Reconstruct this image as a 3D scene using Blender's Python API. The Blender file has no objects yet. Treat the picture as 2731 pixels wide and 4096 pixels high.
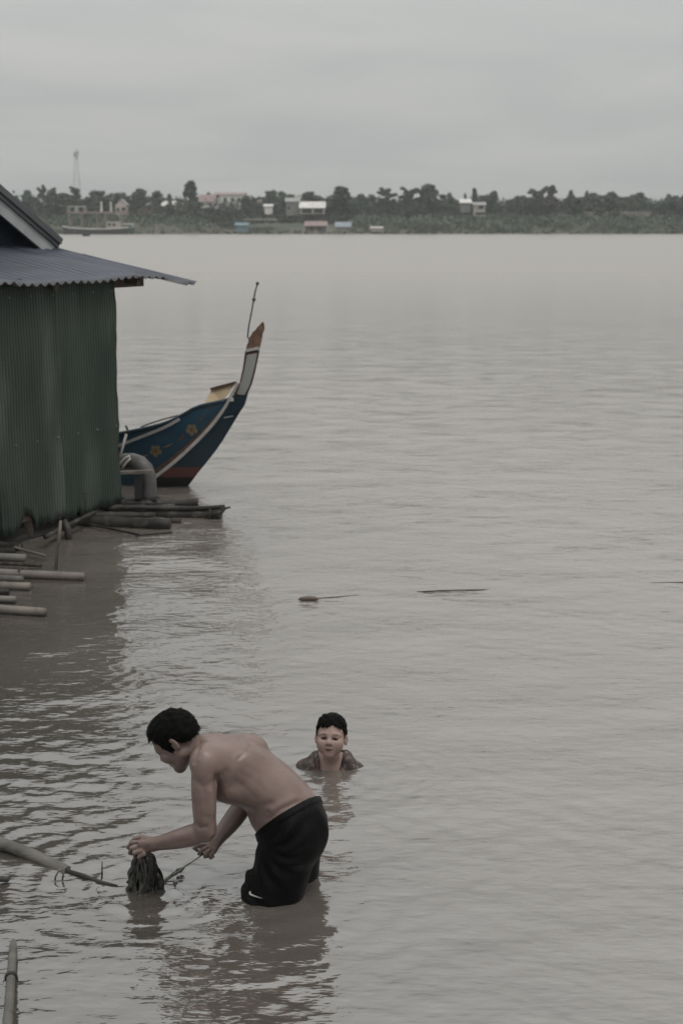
import bpy, bmesh, math, random
import numpy as np
from mathutils import Vector, Matrix
from mathutils.bvhtree import BVHTree

random.seed(7)
RNG = np.random.default_rng(11)
SC = bpy.context.scene
COL = SC.collection

# ------------------------------------------------------------------ camera
CAM_H = 2.7
PITCH = math.radians(11.44)
FPX = 5690.0                       # focal length in pixels of the 2731 x 4096 photograph
cam_d = bpy.data.cameras.new('camera')
cam = bpy.data.objects.new('camera', cam_d)
COL.objects.link(cam)
cam.location = (0, 0, CAM_H)
cam.rotation_euler = (math.pi / 2 - PITCH, 0, 0)
cam_d.sensor_fit = 'VERTICAL'
cam_d.sensor_height = 36.0
cam_d.lens = FPX / 4096 * 36.0
cam_d.clip_start = 0.05
cam_d.clip_end = 9000
cam_d.dof.use_dof = True
cam_d.dof.focus_distance = 6.0
cam_d.dof.aperture_fstop = 4.5
SC.camera = cam

# ------------------------------------------------------------------ sky, sun, exposure
SUN_EL, SUN_AZ = math.radians(66), math.radians(125)      # azimuth clockwise from +Y
world = bpy.data.worlds.new('World')
SC.world = world
world.use_nodes = True
wn, wl = world.node_tree.nodes, world.node_tree.links
wn.clear()


def wnode(t, **kw):
    n = wn.new(t)
    for k, v in kw.items():
        setattr(n, k, v)
    return n


def wmath(op, a, b=None, c=None):
    n = wnode('ShaderNodeMath', operation=op)
    for i, x in enumerate((a, b, c)):
        if x is None:
            continue
        if isinstance(x, (int, float)):
            n.inputs[i].default_value = x
        else:
            wl.new(x, n.inputs[i])
    return n.outputs[0]


sky = wnode('ShaderNodeTexSky', sky_type='NISHITA', sun_disc=False, sun_elevation=SUN_EL,
            sun_rotation=SUN_AZ, altitude=10, air_density=1.0, dust_density=4.0, ozone_density=1.0)
hsv = wnode('ShaderNodeHueSaturation')
hsv.inputs['Saturation'].default_value = 0.12
wl.new(sky.outputs[0], hsv.inputs['Color'])
geo = wnode('ShaderNodeTexCoord')
sep = wnode('ShaderNodeSeparateXYZ')
wl.new(geo.outputs['Generated'], sep.inputs[0])
zz = wmath('MAXIMUM', sep.outputs['Z'], 0.0)
# overcast luminance (CIE overcast law): horizon dimmer than the zenith
lum = wmath('MULTIPLY_ADD', zz, 9.4, 4.15)
den = wmath('ADD', zz, 0.10)
px_ = wmath('DIVIDE', sep.outputs['X'], den)
py_ = wmath('DIVIDE', sep.outputs['Y'], den)
comb = wnode('ShaderNodeCombineXYZ')
wl.new(px_, comb.inputs[0])
wl.new(py_, comb.inputs[1])
nz1 = wnode('ShaderNodeTexNoise')
nz1.inputs['Scale'].default_value = 0.85
nz1.inputs['Detail'].default_value = 5
nz1.inputs['Roughness'].default_value = 0.5
nz1.inputs['Distortion'].default_value = 0.5
wl.new(comb.outputs[0], nz1.inputs['Vector'])
cr = wnode('ShaderNodeValToRGB')
cr.color_ramp.elements[0].position = 0.36
cr.color_ramp.elements[0].color = (0.925, 0.955, 0.946, 1)
cr.color_ramp.elements[1].position = 0.64
cr.color_ramp.elements[1].color = (1.095, 1.095, 1.068, 1)
wl.new(nz1.outputs[0], cr.inputs[0])
cloud = wnode('ShaderNodeVectorMath', operation='SCALE')
wl.new(cr.outputs[0], cloud.inputs[0])
wl.new(lum, cloud.inputs['Scale'])
mixs = wnode('ShaderNodeMixRGB', blend_type='MIX')
mixs.inputs[0].default_value = 0.9
wl.new(hsv.outputs[0], mixs.inputs[1])
wl.new(cloud.outputs[0], mixs.inputs[2])
bg = wnode('ShaderNodeBackground')
bg.inputs['Strength'].default_value = 0.1
wl.new(mixs.outputs[0], bg.inputs['Color'])
wo = wnode('ShaderNodeOutputWorld')
wl.new(bg.outputs[0], wo.inputs['Surface'])

sun_d = bpy.data.lights.new('sun', 'SUN')
sun_d.energy = 1.1
sun_d.angle = math.radians(25)
sun_d.color = (1.0, 0.96, 0.90)
sun = bpy.data.objects.new('sun', sun_d)
COL.objects.link(sun)
sdir = Vector((math.sin(SUN_AZ) * math.cos(SUN_EL), math.cos(SUN_AZ) * math.cos(SUN_EL), math.sin(SUN_EL)))
sun.rotation_euler = sdir.to_track_quat('Z', 'Y').to_euler()

SC.view_settings.view_transform = 'Standard'
SC.view_settings.look = 'None'
SC.view_settings.exposure = 0.0
SC.view_settings.gamma = 1.0
SC.view_settings.use_curve_mapping = False
SC.render.engine = 'CYCLES'
SC.cycles.max_bounces = 6
SC.cycles.diffuse_bounces = 3
SC.cycles.glossy_bounces = 3
SC.cycles.volume_bounces = 0
SC.cycles.caustics_reflective = False
SC.cycles.caustics_refractive = False
SC.cycles.sample_clamp_indirect = 2.0
SC.cycles.use_denoising = True
SC.cycles.denoising_prefilter = 'ACCURATE'

# ------------------------------------------------------------------ layout helpers
CP, SP = math.cos(PITCH), math.sin(PITCH)


def ray(u, v):
    xc, yc = (u - 1365.5) / FPX, (2048.0 - v) / FPX
    return Vector((xc, CP + yc * SP, -SP + yc * CP))


def P(u, v, Y):
    """world point seen at photograph pixel (u, v) at distance Y"""
    d = ray(u, v)
    return Vector((0, 0, CAM_H)) + d * (Y / d.y)


def W(u, v, z=0.0):
    """world point seen at photograph pixel (u, v) at height z"""
    d = ray(u, v)
    return Vector((0, 0, CAM_H)) + d * ((z - CAM_H) / d.z)


# ------------------------------------------------------------------ object helpers
def tag(o, label=None, cat=None, group=None, kind=None):
    if label:
        o['label'] = label
    if cat:
        o['category'] = cat
    if group:
        o['group'] = group
    if kind:
        o['kind'] = kind
    return o


def empty(name, loc=(0, 0, 0), rz=0.0):
    o = bpy.data.objects.new(name, None)
    COL.objects.link(o)
    o.location = loc
    o.rotation_euler = (0, 0, rz)
    o.empty_display_size = 0.2
    return o


def link_mesh(name, me, parent=None, world_coords=True):
    o = bpy.data.objects.new(name, me)
    COL.objects.link(o)
    if parent is not None:
        o.parent = parent
        if world_coords:
            o.matrix_parent_inverse = parent_world(parent).inverted()
    return o


def parent_world(p):
    m = Matrix.LocRotScale(p.location, p.rotation_euler, p.scale)
    if p.parent:
        m = parent_world(p.parent) @ p.matrix_parent_inverse @ m
    return m


class MB:
    """collects boxes, tubes and sheets into ONE mesh"""

    def __init__(s):
        s.v, s.f, s.mi = [], [], []

    def add(s, verts, faces, mi=0):
        b = len(s.v)
        s.v.extend([tuple(x) for x in verts])
        s.f.extend([tuple(b + i for i in f) for f in faces])
        s.mi.extend([mi] * len(faces))
        return s

    def box(s, c, size, rot=None, mi=0):
        hx, hy, hz = size[0] / 2, size[1] / 2, size[2] / 2
        vs = [Vector((x, y, z)) for x in (-hx, hx) for y in (-hy, hy) for z in (-hz, hz)]
        if rot is not None:
            vs = [rot @ v for v in vs]
        c = Vector(c)
        return s.add([v + c for v in vs], [(0, 1, 3, 2), (4, 6, 7, 5), (0, 4, 5, 1), (2, 3, 7, 6), (0, 2, 6, 4), (1, 5, 7, 3)], mi)

    def bar(s, p0, p1, w, h, up=(0, 0, 1), mi=0):
        p0, p1 = Vector(p0), Vector(p1)
        a = (p1 - p0)
        L = a.length
        a.normalize()
        l = Vector(up).cross(a)
        if l.length < 1e-4:
            l = Vector((1, 0, 0)).cross(a)
        l.normalize()
        n = a.cross(l)
        m = Matrix((a, l, n)).transposed()
        return s.box((p0 + p1) / 2, (L, w, h), m, mi)

    def tube(s, pts, rads, n=10, cap=True, mi=0):
        pts = [Vector(p) for p in pts]
        if not hasattr(rads, '__len__'):
            rads = [rads] * len(pts)
        rings, ref = [], None
        for i, p in enumerate(pts):
            a = pts[min(i + 1, len(pts) - 1)] - pts[max(i - 1, 0)]
            a.normalize()
            if ref is None:
                ref = Vector((0, 0, 1)) if abs(a.z) < 0.9 else Vector((1, 0, 0))
            l = ref.cross(a).normalized()
            ref = a.cross(l)
            rings.append([p + (l * math.cos(t) + ref * math.sin(t)) * rads[i] for t in [2 * math.pi * k / n for k in range(n)]])
        vs = [v for r in rings for v in r]
        fs = [(i * n + k, i * n + (k + 1) % n, (i + 1) * n + (k + 1) % n, (i + 1) * n + k) for i in range(len(pts) - 1) for k in range(n)]
        if cap:
            fs.append(tuple(range(n - 1, -1, -1)))
            fs.append(tuple((len(pts) - 1) * n + k for k in range(n)))
        return s.add(vs, fs, mi)

    def prism(s, poly, off, mi=0):
        """closed 3-D polygon extruded by vector off"""
        n = len(poly)
        off = Vector(off)
        vs = [Vector(p) for p in poly] + [Vector(p) + off for p in poly]
        fs = [tuple(range(n - 1, -1, -1)), tuple(range(n, 2 * n))] + [(i, (i + 1) % n, n + (i + 1) % n, n + i) for i in range(n)]
        return s.add(vs, fs, mi)

    def mesh(s, name, mats, smooth=False):
        me = bpy.data.meshes.new(name)
        me.from_pydata(s.v, [], s.f)
        if not isinstance(mats, (list, tuple)):
            mats = [mats]
        for m in mats:
            me.materials.append(m)
        me.polygons.foreach_set('material_index', s.mi)
        if smooth:
            me.polygons.foreach_set('use_smooth', [True] * len(s.f))
        me.update()
        return me

    def build(s, name, mats, parent=None, smooth=False):
        return link_mesh(name, s.mesh(name, mats, smooth), parent)


def np_mesh(name, verts, faces, mat, smooth=True):
    """fast mesh from numpy arrays (faces: (n,4) or (n,3))"""
    me = bpy.data.meshes.new(name)
    nv, nf, k = len(verts), len(faces), faces.shape[1]
    me.vertices.add(nv)
    me.vertices.foreach_set('co', np.asarray(verts, np.float32).ravel())
    me.loops.add(nf * k)
    me.loops.foreach_set('vertex_index', np.asarray(faces, np.int32).ravel())
    me.polygons.add(nf)
    me.polygons.foreach_set('loop_start', np.arange(0, nf * k, k, dtype=np.int32))
    me.polygons.foreach_set('use_smooth', np.full(nf, smooth))
    me.materials.append(mat)
    me.update(calc_edges=True)
    me.validate()
    return me


# ------------------------------------------------------------------ materials
MATS = {}


def mat(name, c1, c2=None, rough=0.7, scale=8.0, bump=0.0, bscale=None, detail=5, spec=0.4, stretch=(1, 1, 1), metal=0.0,
        c3=None, s3=1.5, t3=(0.5, 0.62), coord='Object', attr=False, distort=0.0):
    if name in MATS:
        return MATS[name]
    m = bpy.data.materials.new(name)
    m.use_nodes = True
    nt = m.node_tree
    N, L = nt.nodes, nt.links
    b = N['Principled BSDF']
    b.inputs['Roughness'].default_value = rough
    b.inputs['Specular IOR Level'].default_value = spec
    b.inputs['Metallic'].default_value = metal
    c2 = c2 or tuple(x * 0.75 for x in c1)
    tc = N.new('ShaderNodeTexCoord')
    mp = N.new('ShaderNodeMapping')
    mp.inputs['Scale'].default_value = stretch
    L.new(tc.outputs[coord], mp.inputs[0])
    nz = N.new('ShaderNodeTexNoise')
    nz.inputs['Scale'].default_value = scale
    nz.inputs['Detail'].default_value = detail
    nz.inputs['Distortion'].default_value = distort
    L.new(mp.outputs[0], nz.inputs['Vector'])
    rp = N.new('ShaderNodeValToRGB')
    rp.color_ramp.elements[0].position = 0.33
    rp.color_ramp.elements[1].position = 0.67
    rp.color_ramp.elements[0].color = (*c1, 1)
    rp.color_ramp.elements[1].color = (*c2, 1)
    L.new(nz.outputs[0], rp.inputs[0])
    out = rp.outputs[0]
    if c3:
        n3 = N.new('ShaderNodeTexNoise')
        n3.inputs['Scale'].default_value = s3
        n3.inputs['Detail'].default_value = 6
        L.new(mp.outputs[0], n3.inputs['Vector'])
        r3 = N.new('ShaderNodeMapRange')
        r3.inputs[1].default_value, r3.inputs[2].default_value = t3
        L.new(n3.outputs[0], r3.inputs[0])
        mx = N.new('ShaderNodeMixRGB')
        L.new(r3.outputs[0], mx.inputs[0])
        L.new(out, mx.inputs[1])
        mx.inputs[2].default_value = (*c3, 1)
        out = mx.outputs[0]
    if attr:
        at = N.new('ShaderNodeAttribute')
        at.attribute_name = 'tint'
        mu = N.new('ShaderNodeMixRGB')
        mu.blend_type = 'MULTIPLY'
        mu.inputs[0].default_value = 1
        L.new(out, mu.inputs[1])
        L.new(at.outputs['Color'], mu.inputs[2])
        out = mu.outputs[0]
    L.new(out, b.inputs['Base Color'])
    if bump:
        nb = N.new('ShaderNodeTexNoise')
        nb.inputs['Scale'].default_value = bscale or scale * 3
        nb.inputs['Detail'].default_value = 4
        L.new(mp.outputs[0], nb.inputs['Vector'])
        bp = N.new('ShaderNodeBump')
        bp.inputs['Strength'].default_value = bump
        bp.inputs['Distance'].default_value = 0.01
        L.new(nb.outputs[0], bp.inputs['Height'])
        L.new(bp.outputs[0], b.inputs['Normal'])
    MATS[name] = m
    return m


def tint(o, fn_or_arr):
    me = o.data if hasattr(o, 'data') else o
    a = me.attributes.new('tint', 'FLOAT_COLOR', 'POINT')
    arr = np.asarray(fn_or_arr, np.float32)
    if arr.shape[1] == 3:
        arr = np.concatenate([arr, np.ones((len(arr), 1), np.float32)], 1)
    a.data.foreach_set('color', arr.ravel())


def vnoise(p, scale, seed=0, octaves=3):
    """cheap smooth value noise from sums of sines, p (n,3) -> about -1..1"""
    r = np.random.default_rng(seed)
    out = np.zeros(p.shape[:-1], np.float32)
    amp, tot = 1.0, 0.0
    for o in range(octaves):
        acc = 0
        for k in range(6):
            d = r.normal(size=3)
            d /= np.linalg.norm(d)
            d *= scale * (2 ** o) * r.uniform(0.7, 1.4)
            acc = acc + np.sin(p[..., 0] * d[0] + p[..., 1] * d[1] + p[..., 2] * d[2] + r.uniform(0, 6.28))
        out += amp * acc / 2.4
        tot += amp
        amp *= 0.5
    return out / tot
# ------------------------------------------------------------------ the river
BANK_Y = 402.0
NET_C = W(575, 3545)
MAN_C = W(1110, 3600)
BOY_C = W(1325, 3112)


def water_material():
    m = bpy.data.materials.new('muddy river water')
    m.use_nodes = True
    N, L = m.node_tree.nodes, m.node_tree.links
    b = N['Principled BSDF']
    b.inputs['Base Color'].default_value = (0.115, 0.092, 0.080, 1)
    b.inputs['Roughness'].default_value = 0.06
    b.inputs['IOR'].default_value = 2.75
    b.inputs['Specular IOR Level'].default_value = 0.5
    tc = N.new('ShaderNodeTexCoord')
    sy = N.new('ShaderNodeSeparateXYZ')
    L.new(tc.outputs['Object'], sy.inputs[0])
    mr = N.new('ShaderNodeMapRange')          # unresolved ripples far off act as roughness
    mr.inputs[1].default_value, mr.inputs[2].default_value = 12.0, 90.0
    mr.inputs[3].default_value, mr.inputs[4].default_value = 0.05, 0.30
    L.new(sy.outputs['Y'], mr.inputs[0])
    L.new(mr.outputs[0], b.inputs['Roughness'])
    # silt colour painted paler outward in place of missing sky reflection, darkest by raft
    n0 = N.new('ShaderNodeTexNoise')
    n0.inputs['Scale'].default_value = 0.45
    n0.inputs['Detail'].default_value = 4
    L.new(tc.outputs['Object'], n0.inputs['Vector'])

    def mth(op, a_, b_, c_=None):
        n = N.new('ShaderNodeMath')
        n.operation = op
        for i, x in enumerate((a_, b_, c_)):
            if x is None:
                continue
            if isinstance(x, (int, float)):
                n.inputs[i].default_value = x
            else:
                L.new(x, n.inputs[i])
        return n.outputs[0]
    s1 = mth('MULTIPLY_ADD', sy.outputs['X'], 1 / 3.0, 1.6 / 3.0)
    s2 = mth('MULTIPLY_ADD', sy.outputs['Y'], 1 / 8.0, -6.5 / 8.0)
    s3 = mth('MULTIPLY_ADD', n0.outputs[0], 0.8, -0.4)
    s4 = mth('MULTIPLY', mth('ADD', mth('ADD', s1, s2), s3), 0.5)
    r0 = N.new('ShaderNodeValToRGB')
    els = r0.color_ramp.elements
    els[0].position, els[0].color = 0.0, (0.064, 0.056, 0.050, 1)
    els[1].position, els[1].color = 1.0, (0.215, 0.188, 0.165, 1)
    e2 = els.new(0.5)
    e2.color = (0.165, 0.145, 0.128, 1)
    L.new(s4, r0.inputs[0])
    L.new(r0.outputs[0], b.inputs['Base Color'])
    prev = None
    for sc, det, dist, st in ((34.0, 2, 0.0034, (0.38, 1, 1)), (13.0, 3, 0.0075, (0.42, 1, 1)), (5.0, 3, 0.010, (0.45, 1, 1)), (1.7, 4, 0.046, (0.75, 1, 1)), (0.5, 4, 0.048, (1.1, 1, 1)), (0.15, 3, 0.07, (0.9, 1, 1))):
        mp = N.new('ShaderNodeMapping')
        mp.inputs['Scale'].default_value = st
        mp.inputs['Rotation'].default_value = (0, 0, 0.25 * sc % 0.4)
        L.new(tc.outputs['Object'], mp.inputs[0])
        nz = N.new('ShaderNodeTexNoise')
        nz.inputs['Scale'].default_value = sc
        nz.inputs['Detail'].default_value = det
        L.new(mp.outputs[0], nz.inputs['Vector'])
        bp = N.new('ShaderNodeBump')
        bp.inputs['Strength'].default_value = 1.0
        bp.inputs['Distance'].default_value = dist
        L.new(nz.outputs[0], bp.inputs['Height'])
        if prev:
            L.new(prev, bp.inputs['Normal'])
        prev = bp.outputs[0]
    L.new(prev, b.inputs['Normal'])
    return m


def build_river():
    Y0 = -1.6
    # distances of the rows: fine near by, coarse far off
    ys, y, = [-1.4, -0.6, 0.4, 1.4, 2.2], 2.6
    while y < BANK_Y + 14:
        ys.append(y)
        y += 0.009 * max(1.0, y / 4.0) ** 1.45 if y < 70 else (y - 60) * 0.05 + 0.5
    ys = np.array(ys + [BANK_Y + 20])
    fine = np.linspace(-0.34, 0.34, 380)
    out = 0.34 * np.exp(np.linspace(0.05, 2.15, 22))
    cs = np.concatenate([-out[::-1], fine, out])
    Yg, Cg = np.meshgrid(ys, cs, indexing='ij')
    Xg = Cg * (Yg - Y0)
    dy = np.gradient(ys)[:, None] + 0 * Xg
    dx = np.abs(np.gradient(cs)[None, :]) * (Yg - Y0)
    H = np.zeros_like(Xg)
    r = np.random.default_rng(5)
    # slow patches of rougher and calmer water
    def lown(X, Y, s, seed):
        q = np.stack([X * s, Y * s * 1.4, 0 * X], -1)
        return vnoise(q, 1.0, seed, 2)
    # disturbed patch on the left in front of the raft
    g_left = np.exp(-(((Xg + 1.3) / 1.1) ** 2 + ((Yg - 6.2) / 1.9) ** 2))
    patch = np.clip(0.75 + 0.45 * lown(Xg, Yg, 1.1, 3), 0.2, 1.4) * (0.62 + 0.75 * g_left)
    for k in range(90):
        lam = math.exp(r.uniform(math.log(0.045), math.log(1.3)))
        th = r.normal(1.45, 0.55)              # travelling mostly towards / away from the bank
        kx, ky = math.cos(th) * 2 * math.pi / lam, math.sin(th) * 2 * math.pi / lam
        amp = 0.0024 * lam ** 0.9 * (1.0 if lam < 0.22 else 0.30)
        ph = r.uniform(0, 6.28)
        sp = np.maximum(dy * abs(math.sin(th)), dx * abs(math.cos(th)))
        att = np.clip((lam / np.maximum(sp, 1e-6) - 2.5) / 3.0, 0, 1)
        if lam < 0.3:
            att = att * patch
        H += amp * att * np.sin(kx * Xg + ky * Yg + ph + 0.6 * np.sin(0.9 * Xg + k) )
    # rings spreading from the people and the net
    for (c, lam, amp, dec) in ((NET_C, 0.135, 0.0034, 0.60), (NET_C, 0.07, 0.0018, 0.4), (MAN_C, 0.17, 0.0026, 0.75),
                               (BOY_C, 0.12, 0.0026, 0.55), (BOY_C + Vector((0.28, 0, 0)), 0.09, 0.002, 0.3)):
        wob = 0.10 * lown(Xg, Yg, 2.2, int(lam * 1000))
        R = np.sqrt((Xg - c.x) ** 2 + (Yg - c.y) ** 2) + wob
        sp = np.maximum(dy, dx)
        att = np.clip((lam / np.maximum(sp, 1e-6) - 2.5) / 3.0, 0, 1)
        H += amp * att * np.exp(-R / dec) * np.sin(2 * math.pi * R / lam) * np.clip(R / 0.08, 0, 1)
    # churned water round the net
    R = np.sqrt((Xg - NET_C.x) ** 2 + ((Yg - NET_C.y) * 1.0) ** 2)
    q = np.stack([Xg, Yg, 0 * Xg], -1)
    H += np.exp(-(R / 0.26) ** 2) * 0.007 * vnoise(q, 70, 21, 3)
    n, k = Xg.shape
    verts = np.stack([Xg, Yg, H], -1).reshape(-1, 3)
    i = np.arange(n - 1)[:, None] * k + np.arange(k - 1)[None, :]
    faces = np.stack([i, i + 1, i + 1 + k, i + k], -1).reshape(-1, 4)
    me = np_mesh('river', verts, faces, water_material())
    o = link_mesh('river', me)
    tag(o, 'muddy brown river with small ripples reaching the far bank', None, None, 'structure')
    return o


river = build_river()
# ------------------------------------------------------------------ far bank terrain
def bank_height(X, Y):
    d = Y - BANK_Y
    q = np.stack([X, Y, 0 * X], -1)
    base = np.where(d < 0, -0.9, np.clip(d / 14.0, 0, 1) ** 0.8 * 2.9 - 0.25)
    return base + np.clip(d / 10, 0, 1) * 0.35 * vnoise(q, 0.12, 4, 2)


def build_bank():
    ys = np.concatenate([np.linspace(-6, 40, 60), 40 + np.exp(np.linspace(0.5, 6.67, 24))]) + BANK_Y
    xs = np.concatenate([-np.exp(np.linspace(7.2, 5.1, 8)), np.linspace(-150, 150, 160), np.exp(np.linspace(5.1, 7.2, 8))])
    Yg, Xg = np.meshgrid(ys, xs, indexing='ij')
    wob = 0.7 * vnoise(np.stack([Xg, 0 * Xg, 0 * Xg], -1), 0.15, 9, 2)
    Z = bank_height(Xg, Yg + wob)
    n, k = Xg.shape
    i = np.arange(n - 1)[:, None] * k + np.arange(k - 1)[None, :]
    faces = np.stack([i, i + 1, i + 1 + k, i + k], -1).reshape(-1, 4)
    m = mat('bank earth', (0.115, 0.10, 0.085), (0.075, 0.082, 0.058), 0.95, 0.25, c3=(0.06, 0.072, 0.048), s3=0.09, t3=(0.48, 0.56))
    o = link_mesh('far_bank', np_mesh('far_bank', np.stack([Xg, Yg, Z], -1).reshape(-1, 3), faces, m))
    tag(o, 'low earthen river bank on the far side', None, None, 'structure')


build_bank()


def bz(x, y):
    return float(bank_height(np.array([x]), np.array([y]))[0])


# ------------------------------------------------------------------ foliage
def leaf_cloud(centers, radii, per, size, rng, flat=0.0):
    """leaf quads filling ellipsoidal clumps; returns verts, faces"""
    centers, radii = np.asarray(centers, float), np.asarray(radii, float)
    n = len(centers) * per
    c = np.repeat(centers, per, 0)
    r = np.repeat(radii, per, 0)
    d = rng.normal(size=(n, 3))
    d /= np.linalg.norm(d, axis=1)[:, None]
    rad = rng.uniform(0.25, 1.0, n) ** 0.5 * rng.uniform(0.8, 1.15, n)
    p = c + d * r * rad[:, None]
    nrm = d + rng.normal(scale=0.7, size=(n, 3))
    nrm[:, 2] += flat
    nrm /= np.linalg.norm(nrm, axis=1)[:, None]
    a = np.cross(nrm, rng.normal(size=(n, 3)))
    a /= np.linalg.norm(a, axis=1)[:, None]
    b = np.cross(nrm, a)
    s = size * rng.uniform(0.6, 1.4, n)[:, None]
    a, b = a * s * 0.8, b * s * 0.5
    V = np.stack([p - a, p - b + nrm * s * 0.15, p + a, p + b + nrm * s * 0.15], 1).reshape(-1, 3)
    F = np.arange(n * 4).reshape(-1, 4)
    return V, F


LEAF = {
    'dark': mat('dark foliage', (0.048, 0.064, 0.048), (0.076, 0.094, 0.068), 0.8, 0.8, spec=0.15),
    'mid': mat('mid foliage', (0.068, 0.088, 0.064), (0.098, 0.118, 0.086), 0.8, 0.8, spec=0.15),
    'pale': mat('pale foliage', (0.105, 0.130, 0.100), (0.150, 0.172, 0.134), 0.8, 0.5, spec=0.15),
    'brown': mat('dry foliage', (0.090, 0.080, 0.066), (0.066, 0.066, 0.052), 0.8, 0.8, spec=0.15),
}
BARK = mat('bark', (0.085, 0.075, 0.062), (0.05, 0.045, 0.038), 0.9, 3.0)
PROTO = {}


def tree_proto(kind, var):
    key = (kind, var)
    if key in PROTO:
        return PROTO[key]
    rng = np.random.default_rng(hash((['round', 'cone', 'feather', 'palm', 'broad'].index(kind), var)) % 9999)
    cs, rs, tb = [], [], MB()
    H = 10.0
    per, size = 110, 0.42

    def limb(p0, p1, r0, r1):
        mid = (Vector(p0) + Vector(p1)) / 2 + Vector((rng.normal() * 0.2, rng.normal() * 0.2, 0.15))
        tb.tube([p0, mid, p1], [r0, (r0 + r1) / 2, r1], 6)
    if kind == 'round':
        tb.tube([(0, 0, -0.5), (0.1, 0, 2), (0, 0.1, 4.5), (0.1, 0, 7.5)], [0.28, 0.22, 0.17, 0.07], 7)
        for k in range(42):
            t = rng.uniform(0, 1)
            z = 1.6 + 7.6 * t
            R = 2.9 * math.sin(math.pi * min(1, 0.28 + 0.68 * t)) ** 0.7
            a = rng.uniform(0, 6.28)
            rr = R * rng.uniform(0.35, 1.0)
            c = (rr * math.cos(a), rr * math.sin(a), z)
            cs.append(c)
            s = rng.uniform(0.6, 1.15)
            rs.append((s * 1.1, s * 1.1, s * 0.8))
            if k % 3 == 0:
                limb((0, 0, z * 0.6), c, 0.09, 0.03)
    elif kind == 'broad':
        tb.tube([(0, 0, -0.5), (0.1, 0, 2), (0, 0.1, 4.0), (0.1, 0, 7.0)], [0.32, 0.26, 0.2, 0.07], 7)
        for k in range(64):
            a = rng.uniform(0, 6.28)
            rr = 5.4 * rng.uniform(0.0, 1.0) ** 0.6
            z = 1.5 + rng.uniform(0.1, 1.0) * 7.6 * math.sqrt(max(0.05, 1 - (rr / 6.0) ** 2))
            cs.append((rr * math.cos(a), rr * math.sin(a), z))
            s = rng.uniform(0.7, 1.25)
            rs.append((s * 1.2, s * 1.2, s * 0.75))
            if k % 4 == 0:
                limb((0, 0, 3.5), cs[-1], 0.1, 0.03)
    elif kind == 'cone':
        tb.tube([(0, 0, -0.5), (0.05, 0, 3), (0, 0.1, 6), (0, 0, 9.4)], [0.25, 0.19, 0.12, 0.03], 7)
        for k in range(46):
            t = rng.uniform(0, 1) ** 1.2
            z = 1.0 + 8.7 * t
            R = 2.1 * (1 - t) ** 0.75 + 0.15
            a = rng.uniform(0, 6.28)
            rr = R * rng.uniform(0.3, 1.0)
            cs.append((rr * math.cos(a), rr * math.sin(a), z))
            s = rng.uniform(0.4, 0.8) * (1.15 - 0.5 * t)
            rs.append((s, s, s * 1.1))
            if k % 4 == 0:
                limb((0, 0, z * 0.8), cs[-1], 0.06, 0.02)
    elif kind == 'feather':
        tb.tube([(0, 0, -0.5), (0.1, 0, 3), (-0.1, 0.1, 6), (0, 0, 9.0)], [0.22, 0.17, 0.12, 0.04], 7)
        per = 70
        for k in range(20):
            a = rng.uniform(0, 6.28)
            L_ = rng.uniform(1.6, 3.6)
            z0 = rng.uniform(2.6, 8.6)
            e = Vector((math.cos(a) * L_, math.sin(a) * L_, z0 + rng.uniform(0.3, 1.7)))
            limb((0, 0, z0), e, 0.07, 0.02)
            for t in (0.45, 0.75, 1.0):
                c = Vector((0, 0, z0)).lerp(e, t)
                cs.append((c.x, c.y, c.z + rng.normal() * 0.15))
                s = rng.uniform(0.35, 0.75)
                rs.append((s * 1.25, s * 1.25, s * 0.6))
    elif kind == 'palm':
        tb.tube([(0, 0, -0.5), (0.25, 0, 3), (0.35, 0.1, 6), (0.3, 0, 8.3)], [0.22, 0.16, 0.13, 0.12], 7)
        V, F = [], []
        for k in range(19):
            a = rng.uniform(0, 6.28)
            el = rng.uniform(-0.3, 1.2)
            p = Vector((0.3, 0, 8.3))
            d = Vector((math.cos(a) * math.cos(el), math.sin(a) * math.cos(el), math.sin(el)))
            pts = [p.copy()]
            for s in range(6):
                p = p + d * 0.5
                d.z -= 0.2
                d.normalize()
                pts.append(p.copy())
            for s in range(6):
                side = d.cross(Vector((0, 0, 1))).normalized()
                for sg in (-1, 1):
                    for q in range(3):
                        b0 = pts[s].lerp(pts[s + 1], q / 3)
                        tip = b0 + side * sg * 0.55 * math.sin(math.pi * (0.15 + 0.75 * (s + q / 3) / 6)) + d * 0.25 + Vector((0, 0, -0.25))
                        w = d * 0.07
                        n0 = len(V)
                        V += [b0 - w, b0 + w, tip + w * 0.3, tip - w * 0.3]
                        F.append((n0, n0 + 1, n0 + 2, n0 + 3))
        PROTO[key] = (np.array([tuple(v) for v in V]), np.array(F), tb)
        return PROTO[key]
    V, F = leaf_cloud(cs, rs, per, size, rng, 0.3)
    PROTO[key] = (V, F, tb)
    return PROTO[key]


TREE_MESH = {}


def tree(name, u, vtop, wpx, Y, kind, var, leaf, label):
    key = (kind, var, leaf)
    if key not in TREE_MESH:
        V, F, tb = tree_proto(kind, var)
        TREE_MESH[key] = (np_mesh('crown', V, F, LEAF[leaf], False), tb.mesh('trunk', BARK, True), V)
    cm, tm, V = TREE_MESH[key]
    p = P(u, vtop, Y)
    x = p.x
    z0 = bz(x, Y) - 0.1
    hgt = p.z - z0
    sz = hgt / float(np.percentile(V[:, 2], 99.6))
    width = wpx / FPX * Y / 1.0
    sx = width / float(np.percentile(V[:, 0], 98) - np.percentile(V[:, 0], 2))
    root = empty(name, (x, Y, z0), random.uniform(0, 6.28) if kind != 'palm' else 0.0)
    root.scale = (sx, sx, sz)
    for nm, me in (('trunk', tm), ('crown', cm)):
        o = link_mesh(nm, me, root, False)
    tag(root, label, 'tree', 'trees along the far bank')
    return root


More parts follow.
